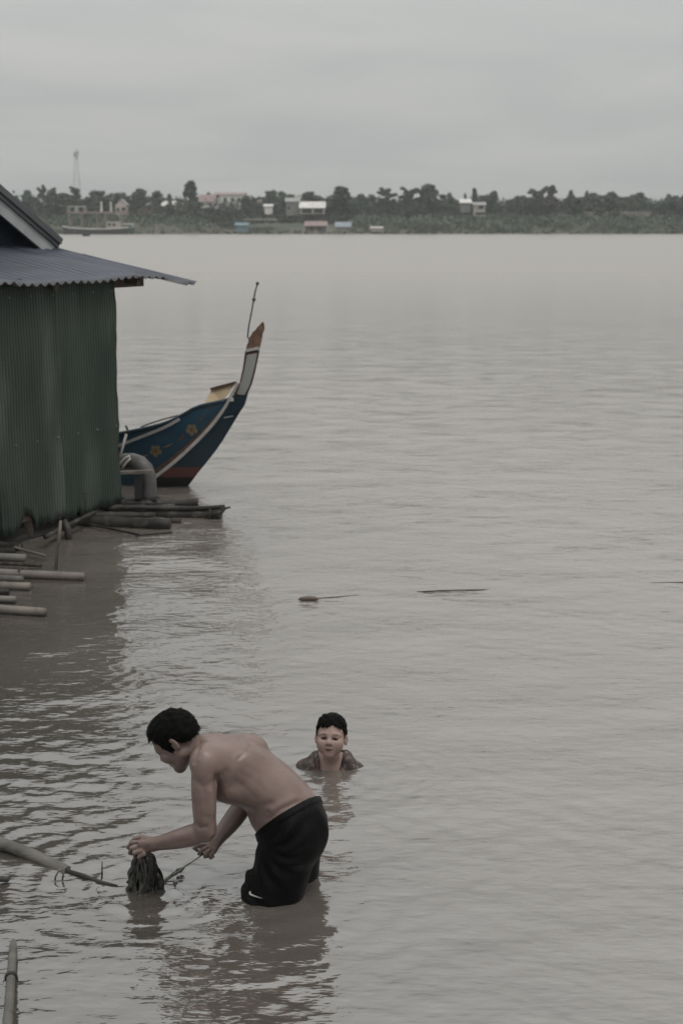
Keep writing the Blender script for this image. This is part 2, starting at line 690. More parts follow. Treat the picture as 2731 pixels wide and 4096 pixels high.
TREES = [
    # u, vtop, width px, Y, kind, variant, leaf, label
    (-55, 775, 110, 428, 'round', 0, 'dark', 'dark round tree on far bank partly hidden by the gable roof at left edge'),
    (62, 785, 70, 432, 'broad', 1, 'mid', 'low broad tree on far bank just right of the gable roof slope'),
    (118, 763, 74, 422, 'round', 1, 'dark', 'dark round tree near left edge, second from the gable roof'),
    (186, 742, 66, 426, 'feather', 0, 'mid', 'wispy tall palm-like tree left of the lattice tower'),
    (252, 775, 90, 424, 'round', 2, 'dark', 'dark bushy tree behind the left end of the cargo boat'),
    (314, 748, 64, 430, 'feather', 1, 'dark', 'feathery tall tree standing right under the lattice tower'),
    (388, 765, 84, 425, 'round', 3, 'dark', 'round dark tree behind the middle of the cargo boat'),
    (470, 773, 120, 433, 'broad', 0, 'dark', 'broad dark tree behind the pink gabled house'),
    (560, 757, 62, 424, 'round', 0, 'dark', 'tall dark tree right of the pink gabled house'),
    (628, 765, 46, 424, 'feather', 2, 'mid', 'thin feathery tree above the grey-roofed shed'),
    (678, 778, 40, 428, 'cone', 0, 'dark', 'small pointed tree left of the tallest conical tree'),
    (761, 727, 84, 420, 'cone', 1, 'dark', 'tallest conical tree left of the white building'),
    (835, 772, 46, 444, 'round', 1, 'mid', 'tree top showing behind the pinkish roof'),
    (905, 826, 84, 414, 'broad', 2, 'dark', 'low dark tree in front of the large white building'),
    (985, 786, 50, 426, 'round', 2, 'dark', 'dark tree at right end of the large white building'),
    (1035, 790, 80, 432, 'broad', 1, 'dark', 'broad dark tree behind the pale stepped house'),
    (1085, 764, 60, 430, 'round', 3, 'mid', 'round tree right of the pale stepped house'),
    (1150, 770, 120, 440, 'broad', 2, 'dark', 'broad tree behind the grey house with white roof'),
    (1236, 769, 70, 442, 'round', 0, 'dark', 'tree behind the long white-roofed stilt house'),
    (1366, 748, 112, 422, 'cone', 2, 'dark', 'massive dark pointed tree right of the white-roofed stilt house'),
    (1312, 790, 60, 432, 'round', 1, 'dark', 'smaller dark tree touching the massive pointed tree'),
    (1455, 779, 120, 440, 'broad', 0, 'mid', 'low broad hedge-like tree right of the massive pointed tree'),
    (1545, 752, 78, 426, 'feather', 3, 'dark', 'feathery spreading tree, left one of the feathery pair'),
    (1640, 750, 88, 424, 'feather', 4, 'dark', 'feathery spreading tree, right one of the feathery pair'),
    (1716, 740, 90, 424, 'round', 2, 'dark', 'tall dense dark tree right of the feathery pair'),
    (1790, 776, 100, 438, 'broad', 1, 'dark', 'low dark tree left of the small white roof'),
    (1859, 775, 24, 428, 'cone', 0, 'dark', 'small thin tree above the small white roof'),
    (1897, 755, 36, 428, 'cone', 1, 'dark', 'slim pointed tree behind the white two-storey house'),
    (1975, 766, 58, 430, 'cone', 2, 'dark', 'pointed dark tree just right of the white two-storey house'),
    (1938, 782, 60, 436, 'round', 3, 'brown', 'brownish tree above the white two-storey house'),
    (2080, 786, 110, 436, 'broad', 2, 'dark', 'low broad tree left of the brownish triangular tree'),
    (2160, 746, 84, 430, 'feather', 0, 'mid', 'feathery grey-green tree joined to the brownish triangular tree'),
    (2207, 744, 70, 424, 'cone', 0, 'brown', 'brownish triangular tree in right half of far bank'),
    (2278, 763, 44, 426, 'round', 1, 'dark', 'small round-crowned tree right of the brownish triangular tree'),
    (2345, 766, 30, 432, 'cone', 1, 'mid', 'thin tree top at left of the dark dome-shaped tree'),
    (2415, 772, 170, 424, 'broad', 0, 'dark', 'wide dark dome-shaped tree above the pale wall'),
    (2310, 790, 70, 430, 'round', 0, 'mid', 'grey-green bushy tree between the round-crowned and dome-shaped trees'),
    (2560, 772, 50, 432, 'round', 3, 'dark', 'round tree right of the dome-shaped tree'),
    (2520, 780, 80, 428, 'broad', 2, 'mid', 'grey-green broad tree right above the end of the pale wall'),
    (2680, 781, 100, 430, 'broad', 1, 'mid', 'broad grey-green tree near the right edge'),
    (2745, 778, 60, 426, 'round', 2, 'dark', 'dark tree cut by the right edge of the picture'),
    (2860, 772, 130, 430, 'broad', 0, 'dark', 'dark tree farthest right beyond the picture edge'),
]
for (u, vt, w_, Y_, kd, vr, lf, lb) in TREES:
    tree({'round': 'round_tree', 'cone': 'conical_tree', 'feather': 'feathery_tree', 'broad': 'broad_tree', 'palm': 'palm_tree'}[kd],
         u, vt, w_, Y_, kd, vr, lf, lb)


def shrubs(name, n, yr, hr, rr, leaf, seed, label, xr=(-125, 125), per=26, size=0.4, keep=None):
    r = np.random.default_rng(seed)
    x = r.uniform(xr[0], xr[1], n)
    y = BANK_Y + r.uniform(yr[0], yr[1], n)
    if keep is not None:
        k = keep(x, y)
        x, y = x[k], y[k]
        n = len(x)
    rad = r.uniform(rr[0], rr[1], n)
    z = bank_height(x, y) + r.uniform(hr[0], hr[1], n)
    V, F = leaf_cloud(np.stack([x, y, z], 1), np.stack([rad * 1.3, rad, rad * 0.85], 1), per, size, r, 0.4)
    o = link_mesh(name, np_mesh(name, V, F, LEAF[leaf], False))
    tag(o, label, None, None, 'stuff')


def xpix(u):
    return (u - 1365.5) / FPX * 402


shrubs('bank_undergrowth', 2100, (24, 48), (0.3, 6.6), (0.9, 1.8), 'dark', 3, 'dark undergrowth between the trees on the far bank')
shrubs('distant_wood', 1500, (52, 90), (0.5, 7.6), (1.2, 2.4), 'dark', 8, 'distant wood closing the skyline behind the far bank trees', xr=(-150, 150), per=30, size=0.6)
shrubs('bank_shrubs', 1300, (3, 17), (0.2, 2.5), (0.6, 1.4), 'pale', 4, 'pale green shrubs covering the right part of the far bank',
       keep=lambda x, y: (x > xpix(1400)) | ((x < xpix(900)) & (np.sin(x * 3.1) > 0.1)))
shrubs('bank_bushes', 620, (6, 24), (0.2, 2.6), (0.7, 1.5), 'mid', 5, 'green bushes along the slope of the far bank',
       keep=lambda x, y: (x > xpix(1420)) | (x < xpix(950)) | (y > BANK_Y + 15))
shrubs('waterline_reeds', 420, (0.2, 3.5), (-0.1, 0.35), (0.25, 0.55), 'dark', 6, 'low dark reeds along the far waterline', per=16, size=0.3)

# ------------------------------------------------------------------ far buildings
FM = {
    'white': mat('white plaster far', (0.80, 0.78, 0.75), (0.70, 0.68, 0.65), 0.85, 0.6),
    'cream': mat('cream boards far', (0.42, 0.39, 0.35), (0.34, 0.32, 0.29), 0.85, 0.6),
    'pink': mat('pink plaster far', (0.58, 0.49, 0.47), (0.50, 0.42, 0.40), 0.85, 0.6),
    'grey': mat('grey boards far', (0.22, 0.215, 0.205), (0.16, 0.155, 0.15), 0.85, 0.8),
    'brown': mat('brown boards far', (0.12, 0.095, 0.085), (0.085, 0.07, 0.062), 0.9, 0.8),
    'redroof': mat('faded red roof far', (0.27, 0.20, 0.193), (0.21, 0.16, 0.155), 0.8, 0.8),
    'zinc': mat('zinc roof far', (0.60, 0.58, 0.55), (0.48, 0.46, 0.44), 0.6, 0.7),
    'greyroof': mat('grey roof far', (0.30, 0.30, 0.29), (0.22, 0.22, 0.215), 0.7, 0.7),
    'blue': mat('blue tarp far', (0.15, 0.21, 0.245), (0.11, 0.165, 0.20), 0.7, 0.8),
    'paleblue': mat('pale blue roof far', (0.22, 0.255, 0.29), (0.18, 0.215, 0.25), 0.7, 0.8),
    'dark': mat('dark opening far', (0.03, 0.03, 0.03), (0.02, 0.02, 0.02), 0.9, 1.0),
    'green': mat('green paint far', (0.16, 0.24, 0.20), (0.12, 0.19, 0.16), 0.8, 0.8),
    'steel': mat('grey steel far', (0.20, 0.20, 0.20), (0.15, 0.15, 0.15), 0.6, 1.0),
    'hull': mat('dark hull far', (0.055, 0.062, 0.055), (0.04, 0.045, 0.04), 0.7, 0.6),
    'rust': mat('rusty beam far', (0.26, 0.215, 0.205), (0.20, 0.165, 0.155), 0.8, 0.6),
}


def far_house(name, u0, u1, vridge, veave, vbase, Y, wall, roof, label, cat='house', gable_front=False, windows=(), depth=5.0,
              stilts=0.0, door=None, over=0.35):
    a, b = P(u0, veave, Y), P(u1, veave, Y)
    zb, ze, zr = P(u0, vbase, Y).z, a.z, P(u0, vridge, Y).z
    cx, w = (a.x + b.x) / 2, b.x - a.x
    root = empty(name, (cx, Y + depth / 2, zb - stilts))
    mb = MB()
    y0, y1 = Y, Y + depth
    x0, x1 = a.x, b.x
    if gable_front:
        poly = [(x0, y0, zb), (x1, y0, zb), (x1, y0, ze), (cx, y0, zr), (x0, y0, ze)]
        mb.prism(poly, (0, depth, 0))
    else:
        poly = [(x0, y0, zb), (x0, y1, zb), (x0, y1, ze), (x0, (y0 + y1) / 2, zr), (x0, y0, ze)]
        mb.prism(poly, (w, 0, 0))
    mb.build('wall', FM[wall], root)
    mb = MB()
    t = 0.12
    if gable_front:
        for s in (-1, 1):
            xe = cx + s * (w / 2 + over)
            zz_ = ze - (zr - ze) * over / (w / 2)
            mb.prism([(cx, y0 - over, zr + 0.03), (xe, y0 - over, zz_ + 0.03), (xe, y0 - over, zz_ + t), (cx, y0 - over, zr + t + 0.05)], (0, depth + 2 * over, 0))
    else:
        ym = (y0 + y1) / 2
        for s in (-1, 1):
            ye = ym + s * (depth / 2 + over)
            zz_ = ze - (zr - ze) * over / (depth / 2)
            mb.prism([(x0 - over, ym, zr + 0.03), (x0 - over, ye, zz_ + 0.03), (x0 - over, ye, zz_ + t), (x0 - over, ym, zr + t + 0.05)], (w + 2 * over, 0, 0))
    mb.build('roof', FM[roof], root)
    for (wu0, wu1, wv0, wv1) in windows:
        p0, p1 = P(wu0, wv1, Y), P(wu1, wv0, Y)
        fr = MB().box(((p0.x + p1.x) / 2, Y - 0.02, (p0.z + p1.z) / 2), (p1.x - p0.x + 0.16, 0.08, p1.z - p0.z + 0.16)).build('window', FM['grey'], root)
        MB().box(((p0.x + p1.x) / 2, Y - 0.075, (p0.z + p1.z) / 2), (p1.x - p0.x, 0.03, p1.z - p0.z)).build('pane', FM['dark'], fr)
    if stilts:
        n = max(2, int(w / 2.2) + 1)
        for i in range(n):
            for yy in (y0 + 0.15, y1 - 0.15):
                xx = x0 + 0.12 + (w - 0.24) * i / (n - 1)
                MB().tube([(xx, yy, zb - stilts), (xx, yy, zb)], 0.09, 6).build('stilt', FM['brown'], root)
    tag(root, label, cat, 'buildings on the far bank')
    return root


far_house('gabled_house', 462, 508, 798, 820, 862, 424, 'pink', 'greyroof', 'small pink house with steep gable behind the cargo boat', gable_front=True,
          windows=[(468, 478, 832, 844), (488, 502, 830, 842)], over=0.2)
far_house('riverside_shed', 548, 592, 808, 820, 858, 422, 'brown', 'greyroof', 'brown shed with pale grey roof right of the pink house')
far_house('riverside_shed', 600, 625, 812, 820, 858, 428, 'cream', 'greyroof', 'narrow cream shed beneath the thin feathery tree')
far_house('riverside_shed', 650, 700, 806, 822, 856, 430, 'cream', 'zinc', 'pale boarded shed left of the tallest conical tree')
far_house('red_roofed_house', 798, 858, 780, 806, 832, 432, 'white', 'redroof', 'white house with pinkish red roof beside the large white building',
          windows=[(806, 812, 812, 822), (838, 846, 812, 822)])
far_house('large_white_building', 858, 976, 771, 780, 840, 440, 'white', 'redroof', 'large white building with red roof edge and dark windows', 'building',
          windows=[(866, 876, 782, 790), (896, 906, 792, 803), (924, 935, 792, 803), (952, 961, 792, 803)], depth=9)
far_house('stepped_house', 1030, 1058, 799, 806, 850, 430, 'cream', 'redroof', 'pale house with reddish roof at top of the bank path', windows=[(1036, 1042, 816, 826)])
far_house('stepped_house', 1058, 1088, 818, 826, 858, 424, 'white', 'zinc', 'small white house stepping down the bank path')
far_house('grey_house', 1144, 1196, 793, 806, 862, 420, 'grey', 'greyroof', 'grey boarded house with white patch of roof', windows=[(1150, 1158, 826, 838)])
far_house('stilt_house', 1200, 1298, 808, 830, 856, 418, 'cream', 'zinc', 'long stilt house with bright white metal roof', stilts=2.4,
          windows=[(1208, 1246, 836, 852), (1256, 1290, 836, 852)])
far_house('floating_shack', 944, 990, 893, 901, 926, 396, 'blue', 'blue', 'small bright blue floating shack at far waterline', 'shack', depth=3.5)
far_house('floating_shack', 1222, 1304, 887, 902, 924, 396, 'brown', 'redroof', 'dark floating shack with faded red roof at far waterline', 'shack', depth=4,
          windows=[(1236, 1256, 908, 921), (1270, 1292, 908, 921)])
far_house('floating_shack', 1344, 1400, 890, 906, 922, 396, 'grey', 'paleblue', 'floating shack with pale blue hipped roof at far waterline', 'shack', depth=4)
far_house('low_landing', 1484, 1528, 908, 913, 926, 398, 'cream', 'cream', 'low pale landing shed at waterline right of the blue-roofed shack', 'shed', depth=3)
far_house('small_roof_house', 1842, 1882, 797, 811, 850, 424, 'grey', 'zinc', 'small house with bright white flat roof left of the two-storey house')
far_house('two_storey_house', 1894, 1940, 810, 820, 866, 422, 'cream', 'greyroof', 'white two-storey house with dark balcony on the far bank',
          windows=[(1914, 1932, 823, 835), (1900, 1950, 850, 858)])
# pale terrace wall on the right and boat landing slope
r_ = empty('terrace_wall', P(2470, 868, 419))
MB().box(P(2470, 858, 419), (19.0, 0.5, 1.3)).build('wall_face', FM['rust'], r_)
MB().box(P(2470, 849, 419) + Vector((0, 0, 0.05)), (19.3, 0.7, 0.14)).build('coping', FM['cream'], r_)
tag(r_, 'long pale pinkish terrace wall under the dome-shaped tree', 'wall')
r_ = empty('landing_platform', P(1040, 890, 408))
MB().box(P(1040, 878, 409), (9.0, 5.0, 0.25)).build('deck', FM['cream'], r_)
for k in range(7):
    pp = P(985 + k * 18, 880, 407.5)
    MB().tube([(pp.x, pp.y, 0.2), (pp.x, pp.y, pp.z)], 0.1, 6).build('post', FM['grey'], r_)
tag(r_, 'pale landing platform on posts between blue and red shacks', 'platform')

# cargo boat moored on the far bank
cb = empty('cargo_boat', (P(390, 925, 393).x, 393, 0))
YB = 393.0
xa, xb = P(252, 910, YB).x, P(536, 910, YB).x
mb = MB()
sec = []
for i in range(13):
    t = i / 12
    x = xa + (xb - xa) * t
    hb = 2.1 * (1 - abs(2 * t - 1) ** 5) + 0.12
    sheer = 1.35 + 0.75 * abs(2 * t - 1) ** 3
    sec.append([(x, YB - hb, sheer), (x, YB - hb * 0.85, -0.5), (x, YB + hb * 0.85, -0.5), (x, YB + hb, sheer)])
for i in range(12):
    mb.add(sec[i] + sec[i + 1], [(0, 1, 5, 4), (1, 2, 6, 5), (2, 3, 7, 6), (3, 0, 4, 7)])
mb.add(sec[0], [(0, 1, 2, 3)])
mb.add(sec[-1], [(3, 2, 1, 0)])
mb.build('hull', FM['hull'], cb)
mb = MB()
for s in (-1, 1):
    mb.tube([(xa + (xb - xa) * t, YB + s * (2.1 * (1 - abs(2 * t - 1) ** 5) + 0.2), 1.42 + 0.75 * abs(2 * t - 1) ** 3) for t in [k / 12 for k in range(13)]], 0.17, 6)
mb.build('rubbing_strake', FM['zinc'], cb)
zt = P(400, 850, YB).z
xf0, xf1 = P(276, 850, YB).x, P(512, 850, YB).x
MB().box(((xf0 + xf1) / 2, YB, zt), (xf1 - xf0, 3.6, 0.45)).build('upper_deck', FM['rust'], cb)
for u in (282, 332, 392, 426, 492):
    for s in (-1, 1):
        x = P(u, 850, YB).x
        MB().bar((x, YB + s * 1.6, 1.3), (x, YB + s * 1.6, zt), 0.3, 0.3).build('post', FM['rust'], cb)
mb = MB()
for (u0, u1) in ((276, 306), (310, 342)):
    x0, x1 = P(u0, 850, YB).x, P(u1, 850, YB).x
    z1 = P(u0, 826, YB).z
    for y in (YB - 1.5, YB + 1.5):
        mb = MB()
        mb.tube([(x0, y, zt + 0.2), (x0, y, z1), (x1, y, z1), (x1, y, zt + 0.2)], 0.09, 6)
        mb.build('railing', FM['zinc'], cb)
x0, x1 = P(430, 850, YB).x, P(486, 850, YB).x
MB().box(((x0 + x1) / 2, YB, 2.3), (x1 - x0, 3.2, 2.2)).build('cabin', FM['cream'], cb)
for u in (442, 460):
    MB().box((P(u, 880, YB).x, YB - 1.63, 2.6), (0.7, 0.06, 0.7)).build('window', FM['dark'], cb)
x0, x1 = P(490, 850, YB).x, P(532, 850, YB).x
MB().box(((x0 + x1) / 2, YB, 2.75), (x1 - x0, 3.4, 0.35)).build('awning', FM['zinc'], cb)
MB().box(((x0 + x1) / 2, YB, 2.0), (x1 - x0 - 0.5, 2.8, 1.1)).build('wheelhouse', FM['green'], cb)
for u in (405, 443):
    x = P(u, 830, YB).x
    MB().tube([(x, YB + 0.6, zt), (x, YB + 0.6, P(u, 806, YB).z)], [0.3, 0.22], 8).build('funnel', FM['zinc'], cb)
tag(cb, 'long cargo boat with open upper deck frame moored at far bank', 'boat')

# small dinghy with a seated figure, in front of the cargo boat
YD = 330.0
dn = empty('dinghy', (P(345, 936, YD).x, YD, 0))
x0, x1 = P(331, 936, YD).x, P(361, 936, YD).x
mb = MB()
sec = []
for i in range(9):
    t = i / 8
    hb = 0.45 * math.sin(math.pi * (0.08 + 0.84 * t))
    x = x0 + (x1 - x0) * t
    z = 0.42 + 0.25 * abs(2 * t - 1) ** 2
    sec.append([(x, YD - hb, z), (x, YD - hb * 0.6, -0.1), (x, YD + hb * 0.6, -0.1), (x, YD + hb, z), (x, YD + hb * 0.8, z - 0.1), (x, YD, 0.1), (x, YD - hb * 0.8, z - 0.1)])
for i in range(8):
    mb.add(sec[i] + sec[i + 1], [(k, (k + 1) % 7, 7 + (k + 1) % 7, 7 + k) for k in range(7)])
mb.build('hull', FM['hull'], dn)
MB().box((dn.location.x, YD, 0.35), (0.25, 0.7, 0.05)).build('thwart', FM['brown'], dn)
tag(dn, 'tiny dark dinghy on the river in front of the cargo boat', 'dinghy')

# lattice communication tower, far behind
YT = 1150.0
tp = P(304, 602, YT)
tz = bz(tp.x, YT) - 1
tw = empty('lattice_tower', (tp.x, YT, tz))
mb, mbr = MB(), MB()
Ht = tp.z - tz
legs = []
for sx, sy in ((-1, -1), (1, -1), (1, 1), (-1, 1)):
    legs.append(lambda t, sx=sx, sy=sy: Vector((tp.x + sx * (4.2 * (1 - t) ** 1.3 + 0.9), YT + sy * (4.2 * (1 - t) ** 1.3 + 0.9), tz + Ht * 0.97 * t)))
for lg in legs:
    MB().tube([lg(k / 10) for k in range(11)], 0.085, 6).build('leg', FM['steel'], tw)
for k in range(14):
    t0, t1 = k / 14, (k + 1) / 14
    for i in range(4):
        a, b = legs[i], legs[(i + 1) % 4]
        mbr.bar(a(t0), b(t1), 0.05, 0.05)
        mbr.bar(b(t0), a(t1), 0.05, 0.05)
        mbr.bar(a(t1), b(t1), 0.05, 0.05)
mbr.build('bracing', FM['steel'], tw)
mb = MB()
for (z_, a) in ((0.97, 0.3), (0.94, 2.3), (0.95, 4.2), (0.91, 1.2)):
    c = Vector((tp.x + math.cos(a) * 1.5, YT + math.sin(a) * 1.5, tz + Ht * z_))
    mb.tube([c - Vector((0, 0, 1.6)), c + Vector((0, 0, 1.6))], 0.7, 8)
mb.build('antenna', FM['steel'], tw)
MB().tube([(tp.x, YT, tz + Ht * 0.95), (tp.x, YT, tz + Ht * 1.03)], 0.2, 6).build('spike', FM['steel'], tw)
tag(tw, 'faint lattice communication tower rising above the trees', 'tower')
# ------------------------------------------------------------------ floating house
HM = {
    'green': mat('green corrugated metal', (0.034, 0.047, 0.039), (0.050, 0.065, 0.053), 0.62, 3.2, c3=(0.092, 0.112, 0.096), s3=2.4, t3=(0.47, 0.72), stretch=(1, 1, 0.28), spec=0.25),
    'green2': mat('faded green corrugated metal', (0.038, 0.050, 0.042), (0.056, 0.070, 0.058), 0.66, 4.0, c3=(0.098, 0.112, 0.098), s3=3.1, t3=(0.50, 0.74), stretch=(1, 1, 0.22), spec=0.25),
    'blue': mat('slate blue roof metal', (0.040, 0.047, 0.066), (0.064, 0.073, 0.096), 0.50, 2.4, c3=(0.040, 0.042, 0.050), s3=3.0, t3=(0.56, 0.74), spec=0.5),
    'edge': mat('weathered sheet edge', (0.20, 0.19, 0.175), (0.13, 0.125, 0.118), 0.8, 9),
    'trim': mat('dark roof trim', (0.060, 0.064, 0.070), (0.085, 0.088, 0.094), 0.5, 3),
    'board': mat('pale barge board', (0.36, 0.365, 0.37), (0.27, 0.275, 0.28), 0.7, 3.5, c3=(0.2, 0.2, 0.2), s3=2.5, t3=(0.58, 0.8)),
    'gable': mat('deep blue boards', (0.040, 0.062, 0.088), (0.030, 0.048, 0.070), 0.75, 3),
    'wood': mat('dark wet wood', (0.020, 0.017, 0.015), (0.010, 0.009, 0.008), 0.75, 6, stretch=(1, 1, 1), bump=0.4, bscale=30),
    'beam': mat('brown beam', (0.090, 0.066, 0.056), (0.058, 0.043, 0.037), 0.8, 6, bump=0.3, bscale=25),
}
CX = Vector((-2.09, 13.19, 0))                       # far corner of the wall seen in the picture
WD = Vector((-0.491, -0.871, 0)).normalized()        # along the wall, towards the camera
ND = Vector((0.871, -0.491, 0)).normalized()         # out of the wall
UP = Vector((0, 0, 1))


def HP(w, n, z):
    return CX + WD * w + ND * n + UP * z


house = empty('floating_house', HP(2.0, -2.2, 0.05))
tag(house, 'floating house with green corrugated metal walls and slate blue roof', 'house')


def corr_sheet(name, w0, w1, z0f, z1f, pitch, amp, m, n_off=0.0, seed=0, dent=0.012, parent=house, edge_jag=0.0, nz_=10):
    """vertical corrugated sheet on the wall, bottom and top given as functions of w"""
    n = int((w1 - w0) / pitch * 7)
    ws = np.linspace(w0, w1, n)
    rr = np.random.default_rng(seed)
    verts, faces = [], []
    for j in range(nz_ + 1):
        for i, w in enumerate(ws):
            a, b = z0f(w), z1f(w)
            z = a + (b - a) * j / nz_
            wj = w
            if edge_jag and i < 3:
                wj += edge_jag * max(0, math.sin(z * 5.1 + 1) * math.sin(z * 17.0)) * 0.6
            d = dent * (math.sin(w * 5.3 + seed) * math.sin(z * 3.1 + seed * 2) + 0.6 * math.sin(w * 11 + z * 7 + seed))
            d += 0.010 * math.exp(-((z - 0.86) / 0.03) ** 2) * math.sin(w * 4.3 + 1)
            d += 0.02 * math.exp(-max(0, z - a) / 0.16) * math.sin(w * 9 + seed) * 0.35
            verts.append(tuple(HP(wj, n_off + amp * math.sin(2 * math.pi * w / pitch) + d, z)))
    for j in range(nz_):
        for i in range(n - 1):
            faces.append((j * n + i, j * n + i + 1, (j + 1) * n + i + 1, (j + 1) * n + i))
    mb = MB()
    mb.add(verts, faces)
    o = mb.build(name, m, parent, True)
    sol = o.modifiers.new('thick', 'SOLIDIFY')
    sol.thickness = 0.004
    return o


def jag(w, s):
    return 0.012 * math.sin(w * 23 + s) + 0.010 * math.sin(w * 61 + 2 * s) + 0.012 * math.sin(w * 7.1 + s)


def wall_bottom(w):
    z = 0.11 + jag(w, 1.0)
    # torn hole near the left edge of the picture
    t = (w - 1.30) / 0.12
    if abs(t) < 1:
        z += 0.17 * (1 - abs(t)) ** 0.6
    t = (w - 0.62) / 0.03
    if abs(t) < 1:
        z += 0.05 * (1 - abs(t))
    return z


k = 0
for w0, w1 in ((-0.0, 0.82), (0.80, 1.62), (1.60, 2.42), (2.40, 3.22), (3.20, 4.02)):
    corr_sheet('wall_sheet', w0, w1, wall_bottom, lambda w: 2.235, 0.034, 0.0105, HM['green' if k % 2 == 0 else 'green2'], 0.010 + 0.006 * (k % 2), seed=k + 1, dent=0.008,
               edge_jag=0.03 if k == 0 else 0, nz_=26)
    k += 1
for w in [0.05 + 0.272 * i for i in range(15)]:
    for z in (0.86, 2.10):
        MB().tube([HP(w, 0.012, z), HP(w, 0.032, z)], 0.007, 6).build('screw', HM['edge'], house)
# far wall (turned away) and the wall frame behind the sheets
mb = MB()
n = 160
vs, fs = [], []
for i in range(n + 1):
    s = -4.6 * i / n
    off = 0.0065 * math.sin(s / 0.036 * 2 * math.pi)
    vs += [tuple(HP(0.02 + off, s - 0.02, 0.12)), tuple(HP(0.02 + off, s - 0.02, 2.2))]
for i in range(n):
    fs.append((2 * i, 2 * i + 1, 2 * i + 3, 2 * i + 2))
mb.add(vs, fs)
mb.build('end_wall', HM['green'], house, True)
for w in (0.06, 1.2, 2.4, 3.6):
    MB().bar(HP(w, -0.06, 0.02), HP(w, -0.06, 2.25), 0.07, 0.07).build('stud', HM['beam'], house)
for z in (0.2, 0.86, 2.12):
    MB().bar(HP(0.03, -0.035, z), HP(4.2, -0.035, z), 0.04, 0.06).build('girt', HM['beam'], house)
MB().bar(HP(0.0, -0.12, 0.05), HP(4.2, -0.12, 0.05), 0.14, 0.12).build('sill_beam', HM['wood'], house)
MB().box(HP(2.1, -2.4, 0.02), (4.2, 4.4, 0.05), Matrix((WD, -ND, UP)).transposed()).build('floor_deck', HM['wood'], house)

for n_ in (-0.10, -0.27, -0.44, -0.61):  # logs added to make the gap under the wall read as black shade
    mb = MB()
    mb.tube([HP(w, n_ + 0.01 * math.sin(w * 3 + n_ * 9), -0.005 + 0.008 * math.sin(w * 2 + n_)) for w in [0.0 + 0.25 * i for i in range(18)]], 0.075, 10)
    mb.build('gap_log', HM['wood'], house, True)
# lean-to roof sheets, corrugations running up the slope
EZ, SLOPE = 2.215, 0.175


def roof_sheet(w0, w1, n0, n1, seed, dz=0.0, pitch=0.105, amp=0.013):
    cnt = int((w1 - w0) / pitch * 10)
    ms = 9
    vs, fs = [], []
    for j in range(ms + 1):
        for i in range(cnt + 1):
            w = w0 + (w1 - w0) * i / cnt
            s = n0 + (n1 - n0) * j / ms
            ph = 2 * math.pi * w / pitch
            prof = math.sin(ph)
            prof = math.copysign(abs(prof) ** 0.75, prof) * amp
            sag = 0.012 * math.sin(w * 2.1 + s * 1.7 + seed) + 0.007 * math.sin(w * 6 + s * 3 + seed)
            vs.append(tuple(HP(w, s, EZ + (0.16 - s) * SLOPE + prof + sag + dz)))
    for j in range(ms):
        for i in range(cnt):
            a = j * (cnt + 1) + i
            fs.append((a + cnt + 1, a + cnt + 2, a + 1, a))
    mb = MB()
    mb.add(vs, fs)
    o = mb.build('roof_sheet', [HM['blue'], HM['edge']], house, True)
    so = o.modifiers.new('thick', 'SOLIDIFY')
    so.thickness = 0.007
    so.material_offset = 1
    so.material_offset_rim = 1
    return o


ww = -0.72
k = 0
while ww < 4.2:
    ext = [0.43, 0.20, 0.17, 0.175, 0.165, 0.18, 0.17, 0.165][k % 8]
    wdt = (0.19, 0.42)[k] if k < 2 else 0.84
    roof_sheet(ww, ww + wdt, ext, -2.2, k, 0.006 * (k % 2))
    ww += wdt - 0.04
    k += 1
# lifted strip lying along the far verge
mb = MB()
mb.prism([HP(-0.745, -0.62, EZ + 0.132), HP(-0.69, -0.66, EZ + 0.140), HP(-0.69, -0.90, EZ + 0.186), HP(-0.745, -0.96, EZ + 0.196)], (0, 0, 0.006))
mb.build('verge_strip', HM['trim'], house)
# purlins and rafters carrying the lean-to
MB().bar(HP(-0.52, -0.07, 2.165), HP(4.3, -0.07, 2.165), 0.05, 0.085).build('purlin', HM['beam'], house)
MB().bar(HP(-0.60, -0.9, 2.33), HP(4.3, -0.9, 2.33), 0.05, 0.085).build('purlin', HM['beam'], house)
for w in (-0.25, 0.9, 2.1, 3.3):
    MB().bar(HP(w, 0.10, 2.165), HP(w, -2.0, 2.165 + 2.1 * SLOPE), 0.05, 0.05).build('rafter', HM['beam'], house)

# upper gable: verge runs along the wall direction, ridge across
GN = -1.22
A0 = (-0.70, 2.545)                       # (w, z) foot of the slope
SL = 0.594
RW = 1.75                                 # ridge w


def verge_z(w):
    return A0[1] + SL * ((w - A0[0]) if w < RW else (2 * RW - A0[0] - w))


